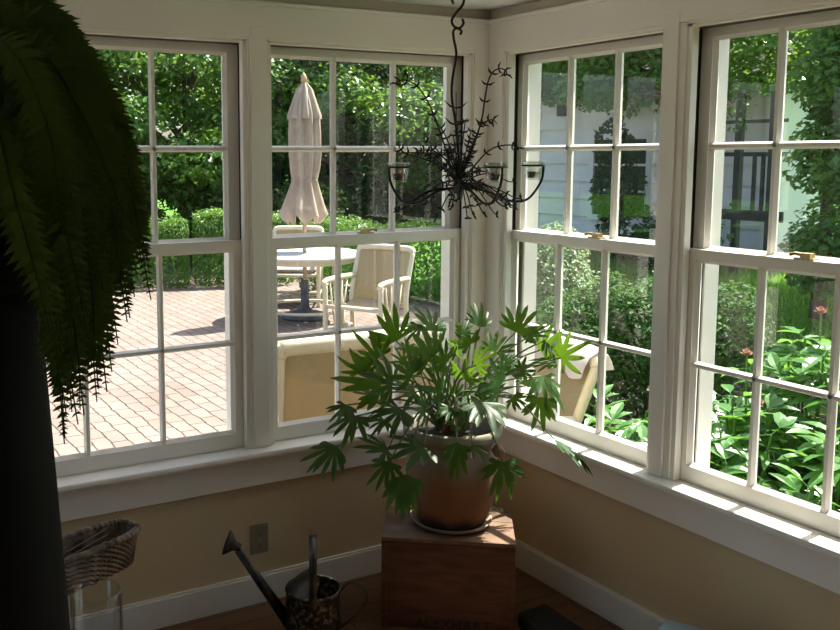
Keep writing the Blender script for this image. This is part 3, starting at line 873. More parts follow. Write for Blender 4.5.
tx, ty = ub.x, ub.y
tb = empty('patio_table', (tx, ty, GZ), 'round white patio table around the parasol pole', 'table')
tp = MB().lathe([(0.035, 0.70), (0.62, 0.70), (0.64, 0.712), (0.64, 0.728), (0.62, 0.74), (0.035, 0.74), (0.035, 0.70)], (tx, ty, GZ), 48)
tp.build('tabletop', TABLEW, tb)
MB().lathe([(0.54, 0.64), (0.56, 0.64), (0.56, 0.70), (0.54, 0.70), (0.54, 0.64)], (tx, ty, GZ), 40).build('apron', CREAM, tb)
for k in range(4):
    a = R(200 + 90 * k)
    MB().tube(smooth_path([(tx + 0.50 * math.cos(a), ty + 0.50 * math.sin(a), GZ + 0.69), (tx + 0.52 * math.cos(a), ty + 0.52 * math.sin(a), GZ + 0.35), (tx + 0.56 * math.cos(a), ty + 0.56 * math.sin(a), GZ)]), 0.026, 10).build('leg', CREAM, tb, True)
MB().tube([(tx + 0.5 * math.cos(R(10 * i)), ty + 0.5 * math.sin(R(10 * i)), GZ + 0.12) for i in range(37)], 0.018, 8).build('foot_ring', CREAM, tb, True)


def make_chair(W, label, cat, name='patio_armchair', H=0.90, rec=0.13):
    "front towards -y, feet at z=0"
    r_ = empty(name, (0, 0, 0), label, cat)
    h = W / 2; rt = 0.024 if W < 0.8 else 0.045; tr = 0.03 if W < 0.8 else 0.05
    for s_ in (-1, 1):
        MB().tube(smooth_path([(s_ * h, -0.28, 0), (s_ * h, -0.28, 0.3), (s_ * h, -0.285, 0.58)]), rt, 10).build('leg', CREAM, r_, True)
        MB().tube(smooth_path([(s_ * h, 0.26, 0), (s_ * h, 0.23, 0.3), (s_ * h, 0.24, 0.5), (s_ * h, 0.24 + rec, H - 0.03)]), rt, 10).build('leg', CREAM, r_, True)
        MB().tube(smooth_path([(s_ * h, -0.26, 0.585), (s_ * h, -0.31, 0.60), (s_ * h, -0.24, 0.625), (s_ * h, 0.0, 0.63), (s_ * h, 0.27, 0.62)]), 0.026, 10).build('arm', CREAM, r_, True)
        for t in (-0.2, -0.08, 0.04, 0.14):
            MB().tube([(s_ * h, t, 0.62), (s_ * h, -0.03 + t * 0.35, 0.14)], 0.009, 6).build('spindle', CREAM, r_, True)
        MB().tube([(s_ * h, -0.28, 0.14), (s_ * h, 0.24, 0.14)], 0.016, 8).build('side_rail', CREAM, r_, True)
    MB().tube(smooth_path([(-h, 0.24 + rec, H - 0.04), (-h + 0.02, 0.245 + rec, H - 0.01), (-h + 0.08, 0.25 + rec, H), (0, 0.25 + rec, H + 0.005), (h - 0.08, 0.25 + rec, H), (h - 0.02, 0.245 + rec, H - 0.01), (h, 0.24 + rec, H - 0.04)]), tr, 10).build('top_rail', CREAM, r_, True)
    MB().tube([(-h, -0.28, 0.38), (h, -0.28, 0.38)], 0.02, 8).build('seat_rail', CREAM, r_, True)
    MB().tube([(-h, 0.235, 0.36), (h, 0.235, 0.36)], 0.02, 8).build('seat_rail', CREAM, r_, True)
    MB().tube([(-h, -0.02, 0.14), (h, -0.02, 0.14)], 0.016, 8).build('stretcher', CREAM, r_, True)
    sb = MB(); k = 8
    def sheet(f, th):
        vs = [f(i / k, j / k) for j in range(k + 1) for i in range(k + 1)]
        nv = len(vs)
        vs2 = [(p[0], p[1] + th[1], p[2] + th[2]) for p in vs]
        fs = [(j * (k + 1) + i, j * (k + 1) + i + 1, (j + 1) * (k + 1) + i + 1, (j + 1) * (k + 1) + i) for j in range(k) for i in range(k)]
        b = MB().add(vs + vs2, fs + [tuple(nv + q for q in reversed(f_)) for f_ in fs])
        return b
    sheet(lambda u, v: (-h + 0.025 + (W - 0.05) * u, 0.235 + rec * max(0, (v * (H - 0.36) - 0.1)) / (H - 0.46) + 0.03 * math.sin(math.pi * u), 0.34 + (H - 0.35) * v), (0, 0.012, 0)).build('back_sling', SLING, r_, True)
    sheet(lambda u, v: (-h + 0.02 + (W - 0.04) * u, -0.29 + 0.52 * v, 0.385 - 0.05 * math.sin(math.pi * v)), (0, 0, 0.012)).build('seat_sling', SLING, r_, True)
    return r_


def face(o, x, y, dx, dy, z=GZ):
    "front of the chair turned towards (dx, dy)"
    o.location = (x, y, z); o.rotation_euler.z = math.atan2(dy, dx) + math.pi / 2


c1 = make_chair(0.60, 'cream metal armchair with tan sling beside the table', 'chair')
c2 = copy_tree(c1); c2['label'] = 'cream armchair with a pale cushion on the far side of the table'
c3 = copy_tree(c1); c3['label'] = 'cream armchair outside the corner with a white cloth over its back'
face(c1, 2.22, 4.52, -0.80, -0.45)
face(c2, 2.75, 7.05, -0.55, -0.85)
lv = make_chair(1.0, 'wide cream garden loveseat with tan sling back turned to the window', 'bench', 'garden_loveseat', 0.905, 0.05)
face(lv, 0.02, 1.12, 0.13, 0.99)
C3 = onz(563, 337, 0.80); C3D = V((-0.97, 0.24, 0)).normalized(); C3P = V((C3.x, C3.y, GZ)) + C3D * 0.37
face(c3, C3P.x, C3P.y, C3D.x, C3D.y)


def pillow(c0, ax, ay, az, n=12):
    b = MB(); c0, ax, ay, az = V(c0), V(ax), V(ay), V(az)
    vs = []; fs = []
    for s_ in (1, -1):
        o_ = len(vs)
        for j in range(n + 1):
            for i in range(n + 1):
                u = 2 * i / n - 1; v = 2 * j / n - 1
                hgt = max(0, (1 - u ** 4) * (1 - v ** 4)) ** 0.5
                vs.append(c0 + ax * u + ay * v + az * (s_ * hgt))
        for j in range(n):
            for i in range(n):
                q = (o_ + j * (n + 1) + i, o_ + j * (n + 1) + i + 1, o_ + (j + 1) * (n + 1) + i + 1, o_ + (j + 1) * (n + 1) + i)
                fs.append(q if s_ > 0 else tuple(reversed(q)))
    return b.add(vs, fs)


a2 = math.atan2(-0.85, -0.55) + math.pi / 2
dx_, dy_ = V((math.cos(a2), math.sin(a2), 0)), V((-math.sin(a2), math.cos(a2), 0))
pc = V((2.75, 7.05, GZ + 0.45)) - dy_ * 0.02
tag(pillow(pc, dx_ * 0.27, dy_ * 0.24, V((0, 0, 0.055))).build('seat_cushion', CUSH, smooth=True, base=(pc.x, pc.y, GZ + 0.4)), 'pale seat cushion on the armchair across the table', 'cushion')
# white cloth folded over the back of the corner armchair
a3 = math.atan2(C3D.y, C3D.x) + math.pi / 2
ex_, ey_ = V((math.cos(a3), math.sin(a3), 0)), V((-math.sin(a3), math.cos(a3), 0))
o3 = C3P.copy()
cl = MB(); vs = []
for j, (yy, zz) in enumerate(((0.285, 0.80), (0.305, 0.85), (0.335, 0.91), (0.385, 0.945), (0.435, 0.91), (0.445, 0.87), (0.45, 0.83))):
    for i in range(15):
        u = i / 14
        wv = 0.008 * math.sin(i * 1.9 + j)
        vs.append(o3 + ex_ * (-0.30 + 0.60 * u) + ey_ * (yy + wv) + V((0, 0, zz + wv + (0.03 * math.sin(u * 5) if j in (2, 3) else 0) * 0.4 + 0.006)))
cl.add(vs, [(j * 15 + i, j * 15 + i + 1, (j + 1) * 15 + i + 1, (j + 1) * 15 + i) for j in range(6) for i in range(14)])
tag(cl.build('white_cloth', CUSH, smooth=True, base=o3 + V((0, 0, 0.7))), 'white cloth folded over the back of the corner armchair', 'cloth')
# pale stone trough at the far left of the patio
lp = onz(36, 322, GZ)
sp2 = MB().box(lp.x - 0.35, lp.x + 0.22, lp.y - 0.2, lp.y + 0.2, GZ, GZ + 0.28); sp2.box(lp.x - 0.40, lp.x + 0.26, lp.y - 0.24, lp.y + 0.24, GZ + 0.28, GZ + 0.34)
tag(sp2.build('stone_bench', STONE, base=(lp.x, lp.y, GZ), bevel=0.01), 'pale stone bench block on the bricks beside the black pedestal edge', 'bench')

# ------------------------------------------------------------------ crate, pot and philodendron
CW, CDp, CH = 0.462, 0.288, 0.333
wx, wy = V((0.7986, -0.6018, 0)), V((0.6018, 0.7986, 0))
cc = V((-0.444, -0.367, 0))
cr = empty('wooden_crate', cc, 'old reddish wooden crate standing in the corner under the plant', 'crate')


def cb(b, u0, u1, v0, v1, z0, z1):
    return b.obox(cc + wx * ((u0 + u1) / 2) + wy * ((v0 + v1) / 2) + V((0, 0, (z0 + z1) / 2)), wx * ((u1 - u0) / 2), wy * ((v1 - v0) / 2), V((0, 0, (z1 - z0) / 2)))


hw, hd_ = CW / 2, CDp / 2
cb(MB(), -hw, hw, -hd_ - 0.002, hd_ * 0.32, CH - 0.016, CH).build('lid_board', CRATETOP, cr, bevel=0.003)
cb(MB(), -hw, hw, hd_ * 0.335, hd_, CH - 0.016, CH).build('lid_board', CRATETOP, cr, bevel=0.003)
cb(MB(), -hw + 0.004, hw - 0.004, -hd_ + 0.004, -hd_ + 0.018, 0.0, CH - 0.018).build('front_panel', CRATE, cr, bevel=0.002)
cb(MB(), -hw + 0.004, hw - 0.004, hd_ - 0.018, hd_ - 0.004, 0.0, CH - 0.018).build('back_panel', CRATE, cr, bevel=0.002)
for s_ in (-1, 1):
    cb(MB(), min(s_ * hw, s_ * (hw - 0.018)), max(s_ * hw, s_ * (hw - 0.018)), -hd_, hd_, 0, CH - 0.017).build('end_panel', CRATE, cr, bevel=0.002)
nl = MB()
for s_ in (-1, 1):
    for i in range(6):
        q = cc + wx * (s_ * (hw - 0.012)) - wy * (hd_ - 0.004) + V((0, 0, 0.03 + i * 0.05))
        nl.obox(q, wx * 0.003, wy * 0.0015 * -1, V((0, 0, 0.003)))
nl.build('nail_heads', INK, cr)
tc_ = bpy.data.curves.new('lettering', 'FONT'); tc_.body = 'ALEXHART'; tc_.size = 0.05; tc_.align_x = 'CENTER'; tc_.extrude = 0.0004
tc_.materials.append(INK); tc_.space_character = 1.1
tmp_ = bpy.data.objects.new('lettering_curve', tc_); COL.objects.link(tmp_)
tme = bpy.data.meshes.new_from_object(tmp_.evaluated_get(bpy.context.evaluated_depsgraph_get())); bpy.data.objects.remove(tmp_)
to = bpy.data.objects.new('lettering', tme); COL.objects.link(to); to.parent = cr
tm = Matrix((wx, V((0, 0, 1)), -wy)).transposed().to_4x4(); tm.translation = wx * 0.02 - wy * (hd_ - 0.0035) + V((0, 0, 0.006))
to.matrix_local = tm

pcx, pcy, pz = -0.424, -0.356, CH
sau = MB().lathe([(0.0, 0.0), (0.115, 0.0), (0.134, 0.006), (0.147, 0.022), (0.143, 0.024), (0.13, 0.011), (0.0, 0.009)], (pcx, pcy, pz + 0.0005), 40)
tag(sau.build('plant_saucer', SAUCER, base=(pcx, pcy, pz), smooth=True), 'shallow round saucer between the clay pot and the crate', 'saucer')
pb = pz + 0.011
pl = empty('potted_philodendron', (pcx, pcy, pb), 'big lobed green philodendron in a weathered terracotta pot on the crate', 'plant')
prof = [(0.0, 0.0), (0.116, 0.0), (0.124, 0.012), (0.142, 0.06), (0.156, 0.12), (0.163, 0.18), (0.162, 0.23), (0.155, 0.275), (0.150, 0.298), (0.154, 0.306), (0.168, 0.315), (0.177, 0.328), (0.177, 0.352), (0.170, 0.360), (0.157, 0.354), (0.150, 0.33), (0.146, 0.30), (0.0, 0.298)]
MB().lathe(prof, (pcx, pcy, pb), 56).build('pot', POT, pl, True)
so2 = MB().lathe([(0.150, 0.322), (0.12, 0.332), (0.06, 0.338), (0.0, 0.340)], (pcx, pcy, pb), 32, lambda a, z: 1 + 0.01 * math.sin(7 * a))
so2.build('soil', SOIL, pl, True)


def leaf_geo(b, base, tip, up, nl=9, spread=118, lobw=0.15, web=0.36, droop=0.25, wide=1.0, rs=None):
    d = tip - base; L = d.length; d.normalize()
    up = V(up); s_ = d.cross(up)
    if s_.length < 1e-3: s_ = d.cross(V((1, 0, 0)))
    s_.normalize(); nrm = s_.cross(d).normalized()
    rs = rs or random.Random(1)
    def pt(r, a, lift=0):
        fx, sx_ = r * math.cos(a), r * math.sin(a) * wide
        q = (fx * fx + sx_ * sx_)
        return base + d * (fx * L) + s_ * (sx_ * L) + nrm * (L * (lift - droop * q * 0.9 + 0.10 * abs(sx_)))
    angs = [R(-spread + 2 * spread * i / (nl - 1)) for i in range(nl)]
    step = angs[1] - angs[0]
    vs = [base.copy()]; fs = []
    notch = []
    for i in range(nl + 1):
        a = angs[0] - step * 0.5 + step * i
        notch.append(len(vs)); vs.append(pt(web * (1 - 0.25 * abs(a) / R(spread)) * (0.75 if i in (0, nl) else 1), a, 0.0))
    for i, a in enumerate(angs):
        ln = (1 - 0.50 * (abs(a) / R(spread)) ** 1.5) * rs.uniform(0.74, 1.06)
        aj = a + rs.uniform(-0.11, 0.11)
        r1, r2, r3 = 0.30, web + (ln - web) * 0.38, web + (ln - web) * 0.75
        w2, w3 = lobw * 0.5, lobw * 0.36
        k = len(vs)
        dr = rs.uniform(-0.09, 0.05)
        vs += [pt(r1, aj, -0.01), pt(r2, aj, -0.012 + dr * .5), pt(r3, aj, -0.01 + dr), pt(ln, aj, dr * 1.5)]
        vs += [pt(r2, aj - w2 / r2, 0.012 + dr * .5), pt(r3, aj - w3 / r3, 0.008 + dr), pt(r2, aj + w2 / r2, 0.012 + dr * .5), pt(r3, aj + w3 / r3, 0.008 + dr)]
        n0, n1 = notch[i], notch[i + 1]
        m1, m2, m3, tp_, l2, l3, q2, q3 = range(k, k + 8)
        fs += [(0, n0, m1), (0, m1, n1), (n0, l2, m2, m1), (m1, m2, q2, n1), (l2, l3, m3, m2), (m2, m3, q3, q2), (l3, tp_, m3), (m3, tp_, q3)]
    b.add(vs, fs)


D0 = 3.36
# attach px, attach py, depth, tip px, tip py, tip depth, lobes, spread, width factor
LV = [
    (396, 341, 3.25, 378, 308, 3.18, 8, 75, 1.0), (379, 358, 3.22, 360, 332, 3.15, 8, 75, 1.0), (381, 384, 3.20, 336, 374, 3.10, 9, 95, 0.9),
    (362, 372, 3.15, 352, 352, 3.08, 7, 90, 1.0), (392, 385, 3.15, 372, 362, 3.05, 8, 95, 1.0),
    (432, 331, 3.36, 429, 303, 3.40, 9, 85, 1.2), (480, 327, 3.35, 480, 298, 3.40, 8, 70, 1.0), (516, 332, 3.44, 533, 300, 3.50, 9, 88, 1.05),
    (528, 337, 3.40, 556, 322, 3.46, 8, 95, 1.0), (545, 340, 3.46, 563, 362, 3.52, 6, 60, 0.8), (561, 358, 3.52, 588, 338, 3.60, 7, 95, 0.9),
    (456, 354, 3.32, 457, 336, 3.28, 8, 90, 1.1), (493, 352, 3.40, 506, 328, 3.44, 8, 90, 1.0), (430, 358, 3.18, 418, 330, 3.08, 9, 100, 1.2),
    (420, 327, 3.35, 394, 338, 3.30, 7, 80, 0.8), (556, 361, 3.46, 526, 362, 3.38, 9, 80, 0.9), (500, 386, 3.25, 484, 362, 3.16, 9, 100, 1.1),
    (470, 345, 3.36, 452, 325, 3.34, 8, 90, 1.0), (526, 386, 3.44, 527, 362, 3.50, 7, 70, 0.9), (541, 376, 3.50, 562, 412, 3.56, 9, 75, 1.0),
    (541, 397, 3.40, 536, 430, 3.36, 10, 80, 1.0), (554, 439, 3.46, 598, 470, 3.42, 5, 35, 0.55), (478, 392, 3.28, 508, 388, 3.24, 8, 80, 0.7),
    (482, 402, 3.18, 473, 424, 3.04, 10, 105, 1.0), (442, 392, 3.20, 424, 376, 3.08, 8, 100, 1.0), (463, 378, 3.26, 470, 356, 3.20, 8, 100, 1.0),
    (337, 447, 3.16, 303, 478, 3.10, 9, 75, 0.9), (356, 416, 3.16, 338, 440, 3.06, 9, 95, 0.9), (347, 405, 3.14, 330, 425, 3.06, 8, 80, 0.8),
    (388, 450, 3.14, 358, 448, 3.06, 8, 85, 0.9), (402, 410, 3.15, 376, 424, 3.04, 9, 85, 0.9), (424, 446, 3.12, 386, 456, 3.02, 7, 75, 1.1),
    (407, 474, 3.08, 398, 526, 3.00, 9, 62, 0.85), (389, 462, 3.10, 380, 494, 3.02, 8, 80, 0.9), (457, 442, 3.10, 455, 486, 3.04, 8, 60, 0.7),
    (503, 462, 3.20, 506, 500, 3.14, 10, 95, 0.9), (472, 446, 3.10, 484, 458, 3.02, 5, 55, 0.8), (412, 375, 3.12, 398, 350, 3.02, 9, 95, 1.0),
    (404, 362, 3.30, 388, 352, 3.28, 7, 90, 0.9), (440, 372, 3.40, 448, 348, 3.44, 8, 95, 1.0), (508, 372, 3.42, 520, 348, 3.46, 8, 95, 1.0),
    (512, 398, 3.30, 528, 408, 3.24, 8, 90, 1.0), (425, 410, 3.10, 412, 398, 3.00, 8, 100, 1.0), (455, 398, 3.42, 440, 380, 3.46, 8, 95, 1.0),
    (540, 350, 3.62, 566, 330, 3.68, 7, 80, 0.9), (498, 410, 3.50, 516, 420, 3.54, 8, 90, 1.0),
]
LV += [(405, 352, 3.36, 420, 338, 3.42, 7, 85, 0.9), (445, 362, 3.22, 432, 346, 3.14, 8, 90, 0.9), (476, 365, 3.18, 488, 348, 3.10, 8, 90, 0.9),
       (415, 392, 3.24, 396, 388, 3.16, 8, 90, 0.9), (452, 408, 3.16, 440, 420, 3.08, 8, 90, 0.9), (495, 392, 3.36, 512, 384, 3.40, 8, 90, 0.9),
       (520, 372, 3.36, 538, 358, 3.38, 7, 85, 0.9), (370, 395, 3.22, 352, 388, 3.16, 8, 90, 0.8), (462, 335, 3.30, 470, 318, 3.32, 7, 80, 0.9),
       (440, 344, 3.40, 425, 334, 3.42, 7, 85, 0.9), (505, 362, 3.30, 518, 352, 3.30, 8, 90, 0.8), (385, 420, 3.20, 366, 430, 3.14, 8, 80, 0.8)]
LIT = {(554, 439), (432, 331), (480, 327), (456, 354), (526, 386), (541, 376), (541, 397), (528, 337)}


def indoors(px, py, d, mx=-0.045):
    p = at(px, py, d)
    while p.x > (mx if p.z > 0.62 else -0.075) or p.y > -0.045:
        d -= 0.02; p = at(px, py, d)
    return p


rs = random.Random(12)
croot = V((pcx, pcy, pb + 0.335))
for (ax_, ay_, ad, bx_, by_, bd_, nl_, spd, wd) in LV:
    p0, p1 = indoors(ax_, ay_, ad, -0.06), indoors(bx_, by_, bd_)
    d = (p1 - p0)
    p1 = p0 + d * 1.05
    tocam = (CAM - p0).normalized()
    upv = V((0, 0, 0.75)) + tocam * 0.75 + V((rs.uniform(-.35, .35), rs.uniform(-.35, .35), rs.uniform(-.2, .2)))
    if by_ < ay_ - 8: upv = tocam * 0.9 + V((0, 0, 0.3)) + V((rs.uniform(-.4, .4), rs.uniform(-.4, .4), 0))
    if (ax_, ay_) in LIT: upv = V((0.35, 0, 0.8)) + tocam * 0.45
    b = MB(); leaf_geo(b, p0, p1, upv, nl_, spd, rs.uniform(0.125, 0.165), 0.26, rs.uniform(0.10, 0.34), wd, rs)
    lf = b.build('leaf', PHIL, pl, True)
    a = rs.uniform(0, 6.28)
    start = croot + V((0.05 * math.cos(a), 0.05 * math.sin(a), 0))
    h = p0 - start
    mid = start + h * 0.5 + V((0, 0, 0.05 + 0.25 * abs(h.z) * 0.3 + (0.10 if p0.z < start.z + 0.06 else 0)))
    path = smooth_path([start, mid, p0], 7)
    MB().tube(path, [0.0045 - 0.0018 * i / 14 for i in range(len(path))], 6).build('petiole', PETI, lf, True)
# red sheath, dried leaf
sh = MB()
for k in range(4):
    q = croot + V((-0.06 + 0.02 * k, -0.03, 0))
    sh.tube([q, q + V((0.005 * k, -0.01, 0.07)), q + V((0.012 * k - 0.02, -0.01, 0.12))], [0.007, 0.006, 0.001], 6)
sh.build('sheath', mat('red_sheath', (0.25, 0.05, 0.04), (0.35, 0.12, 0.07), 20, 0.6), pl, True)
dp = at(498, 451, 3.22)
MB().lathe([(0.0, -0.022), (0.012, -0.018), (0.02, -0.004), (0.021, 0.006), (0.013, 0.02), (0.0, 0.024)], dp, 14, lambda a, z: 1 + 0.14 * math.sin(3 * a + 60 * z), rot=0.5).build('dried_leaf', mat('dried_leaf_brown', (0.16, 0.10, 0.07), (0.28, 0.19, 0.13), 30, 0.8), pl, True)
tw = MB()
for k in range(9):
    a = rs.uniform(0, 6.28); q = croot + V((0.04 * math.cos(a), 0.04 * math.sin(a), 0.0)); e = q + V((rs.uniform(-.12, .12), rs.uniform(-.12, 0.05), rs.uniform(0.0, .06)))
    tw.tube(smooth_path([q, (q + e) / 2 + V((0, 0, .035)), e], 4), 0.0022, 5)
tw.build('dry_roots', DRY, pl, True)
# crumpled clear plastic beside the saucer
cpz = CH
b = MB(); n_ = 9; vs = []
c0 = onz(495, 512, CH)
for j in range(n_):
    for i in range(n_):
        u, v = i / (n_ - 1) - .5, j / (n_ - 1) - .5
        vs.append(c0 + wx * (u * 0.075) + wy * (v * 0.07) + V((0, 0, 0.003 + 0.045 * max(0, 1 - 3.4 * (u * u + v * v)) * rs.uniform(0.4, 1.0))))
b.add(vs, [(j * n_ + i, j * n_ + i + 1, (j + 1) * n_ + i + 1, (j + 1) * n_ + i) for j in range(n_ - 1) for i in range(n_ - 1)])
tag(b.build('plastic_wrap', glass_mat('clear_plastic', (0.9, 0.9, 0.9), 0.22, 0.08), base=c0), 'crumpled clear plastic on the crate right of the saucer', 'plastic')

# ------------------------------------------------------------------ watering can
wc = V((-0.976, -0.321, 0))
can = empty('watering_can', wc, 'tarnished metal watering can on the floor left of the crate', 'watering can')
MB().lathe([(0.0, 0.0), (0.100, 0.0), (0.103, 0.006), (0.098, 0.014), (0.095, 0.10), (0.093, 0.188), (0.097, 0.194), (0.093, 0.2), (0.088, 0.196), (0.09, 0.02), (0.0, 0.016)], wc, 40).build('body', TIN2, can, True)
lt = V((-cR.x, -cR.y, 0)).normalized(); ln_ = V((lt.y, -lt.x, 0))     # left in the picture, and across it
hood = MB(); vs = []; nn = 16
for j in range(6):
    t = j / 5
    for i in range(nn + 1):
        a = R(-95 + 190 * i / nn)
        r_ = 0.093 * (1 - t)
        p = wc + lt * (0.093 * math.cos(a) * (1 - t) + 0.01 * t) + ln_ * (0.093 * math.sin(a) * (1 - t * 0.55)) + V((0, 0, 0.196 + 0.05 * math.sin(t * 1.5)))
        vs.append(p)
hood.add(vs, [(j * (nn + 1) + i, j * (nn + 1) + i + 1, (j + 1) * (nn + 1) + i + 1, (j + 1) * (nn + 1) + i) for j in range(5) for i in range(nn)])
hood.build('hood', TIN, can, True)
rose_c = V((-1.215, -0.205, 0.352))
s0 = wc + (rose_c - wc).normalized() * 0.05; s0 = V((wc.x, wc.y, 0.075)) + V((rose_c.x - wc.x, rose_c.y - wc.y, 0)).normalized() * 0.085
dr = (rose_c - s0).normalized()
MB().tube([s0, s0 + (rose_c - s0) * 0.5, rose_c - dr * 0.02], [0.021, 0.0165, 0.012], 14).build('spout', TIN, can, True)
sd_ = dr.cross(V((0, 0, 1))).normalized(); up2 = (V((0, 0, 1)) * 0.75 + dr * 0.7).normalized()
b = MB(); pts = []
for (r_, t) in ((0.012, -0.022), (0.018, 0.0), (0.041, 0.024), (0.042, 0.03), (0.0, 0.034)):
    for k in range(20):
        a = 2 * math.pi * k / 20
        fv = (lt * 0.93 + V((0, 0, 0.37))).normalized()
        bq = fv.cross(sd_).normalized()
        pts.append(rose_c + fv * t + sd_ * (r_ * math.cos(a)) + bq * (r_ * math.sin(a)))
b.add(pts, [(j * 20 + k, j * 20 + (k + 1) % 20, (j + 1) * 20 + (k + 1) % 20, (j + 1) * 20 + k) for j in range(4) for k in range(20)])
b.build('rose', TIN, can, True)


def strap(path, wdir, wd, th, name, parent, m_):
    b = MB(); vs = []
    P = [V(p) for p in path]
    for i, p in enumerate(P):
        t = (P[min(i + 1, len(P) - 1)] - P[max(i - 1, 0)]).normalized(); nrm = t.cross(wdir).normalized()
        for (a, c_) in ((-1, -1), (1, -1), (1, 1), (-1, 1)):
            vs.append(p + wdir * (wd / 2 * a) + nrm * (th / 2 * c_))
    fs = [(i * 4 + k, i * 4 + (k + 1) % 4, (i + 1) * 4 + (k + 1) % 4, (i + 1) * 4 + k) for i in range(len(P) - 1) for k in range(4)]
    fs += [(3, 2, 1, 0), tuple((len(P) - 1) * 4 + k for k in range(4))]
    return b.add(vs, fs).build(name, m_, parent, True)


hp = smooth_path([wc + ln_ * -0.092 + V((0, 0, 0.16)), wc + ln_ * -0.092 + V((0, 0, 0.26)), wc + ln_ * -0.07 + V((0, 0, 0.345)), wc + V((0, 0, 0.372)), wc + ln_ * 0.07 + V((0, 0, 0.345)), wc + ln_ * 0.092 + V((0, 0, 0.26)), wc + ln_ * 0.092 + V((0, 0, 0.16))], 5)
strap(hp, lt, 0.026, 0.003, 'carry_handle', can, TIN)
hp = smooth_path([wc - lt * 0.092 + V((0, 0, 0.185)), wc - lt * 0.125 + V((0, 0, 0.215)), wc - lt * 0.165 + V((0, 0, 0.205)), wc - lt * 0.185 + V((0, 0, 0.165)), wc - lt * 0.165 + V((0, 0, 0.115)), wc - lt * 0.12 + V((0, 0, 0.075)), wc - lt * 0.094 + V((0, 0, 0.055))], 5)
strap(hp, ln_, 0.018, 0.003, 'back_handle', can, TIN)

# ------------------------------------------------------------------ outlet
ol = empty('wall_outlet', (-1.014, 0.035, 0.245), 'tan electrical outlet low on the wall behind the watering can', 'outlet')
MB().box(-1.051, -0.977, 0.029, 0.0349, 0.190, 0.302).build('cover_plate', PLATE, ol, bevel=0.003)
for z in (0.222, 0.270):
    s_ = MB().lathe([(0.0, 0.0), (0.0165, 0.0), (0.0165, 0.003), (0, 0.003)], (0, 0, 0), 20)
    s_.v = [(p[0] - 1.014, 0.0287 - p[2] + 0.001, p[1] + z) for p in s_.v]
    sk = s_.build('socket', PLATE, ol)
    hl = MB(); hl.box(-1.021, -1.019, 0.0262, 0.0272, z - 0.004, z + 0.006); hl.box(-1.009, -1.007, 0.0262, 0.0272, z - 0.003, z + 0.005); hl.box(-1.0165, -1.0115, 0.0262, 0.0272, z - 0.012, z - 0.008)
    hl.build('slots', HOLE, sk)
MB().box(-1.0165, -1.0115, 0.0275, 0.0292, 0.2435, 0.2485).build('screw', BRASS, ol)

# ------------------------------------------------------------------ chandelier
CD = 3.0
hookp = at(458, -22, CD)
hk = MB()
pth = smooth_path([at(453.5, 4, CD), at(452, 0, CD), at(452, -6, CD), at(457, -11, CD), at(463, -7, CD), at(464, 0, CD), at(462, 6, CD), at(456, 13, CD), at(452.2, 19, CD), at(452.2, 23.5, CD), at(455, 27, CD), at(459, 28.2, CD), at(462, 26, CD), at(463.6, 22.5, CD), at(462, 19, CD)], 5)
hk.tube(pth, 0.0042, 8)
tag(hk.build('s_hook', IRON, smooth=True, base=at(458, 0, CD)), 'black iron S hook from the ceiling holding the chandelier', 'hook')
ch_ = MB(); e = at(457, -11, CD)
ch_.tube(smooth_path([V((e.x, e.y, ZC)), V((e.x, e.y, ZC - 0.012)), e + V((0.012, 0, 0.006)), e + V((0.012, 0, -0.008)), e + V((0, 0, -0.012)), e + V((-0.012, 0, -0.004))], 4), 0.004, 8)
ch_.lathe([(0.0, 0.0), (0.02, -0.001), (0.018, -0.006), (0.0, -0.008)], (e.x, e.y, ZC), 16)
tag(ch_.build('ceiling_hook', IRON, smooth=True, base=(e.x, e.y, ZC)), 'small dark hook screwed into the ceiling above the chandelier', 'hook')
cen = at(459, 187, CD)
chd = empty('chandelier', cen, 'black wrought iron vine chandelier with curling twigs', 'chandelier')
st = smooth_path([at(*q, CD) for q in ((460, 34.5), (461.6, 31.5), (459, 29), (455.5, 28.6), (453.2, 32), (454, 40), (456, 50), (456, 58), (453.5, 72), (451.8, 86), (452, 100), (454.5, 115), (456.5, 130), (458, 150), (459, 170), (459, 187))], 4)
MB().tube(st, 0.0042, 8).build('stem', IRON, chd, True)


def add_leafpair(b, p, t, side, s_):
    t = V(t).normalized(); side = V(side).normalized()
    for sg in (-1, 1):
        q1 = p + side * (sg * s_ * 0.5) + t * (s_ * 0.12); q2 = p + side * (sg * s_) + t * (s_ * 0.55)
        b.tube([p, p.lerp(q1, 0.6), q1, q2], [0.0018, 0.0036, 0.0036, 0.0008], 5)


def branch(pts, r, name='branch', leafy=True, every=4, ls=0.03):
    P = smooth_path(pts, 5); b = MB()
    b.tube(P, [r * (1 - 0.45 * i / len(P)) for i in range(len(P))], 6)
    if leafy:
        for i in range(4, len(P) - 3, every):
            t = (P[i + 1] - P[i - 1]).normalized()
            side = t.cross(cF).normalized() + cF * 0.35 * (1 if i % 8 < 4 else -1)
            add_leafpair(b, P[i], t, side, ls)
    return b.build(name, IRON, chd, True)


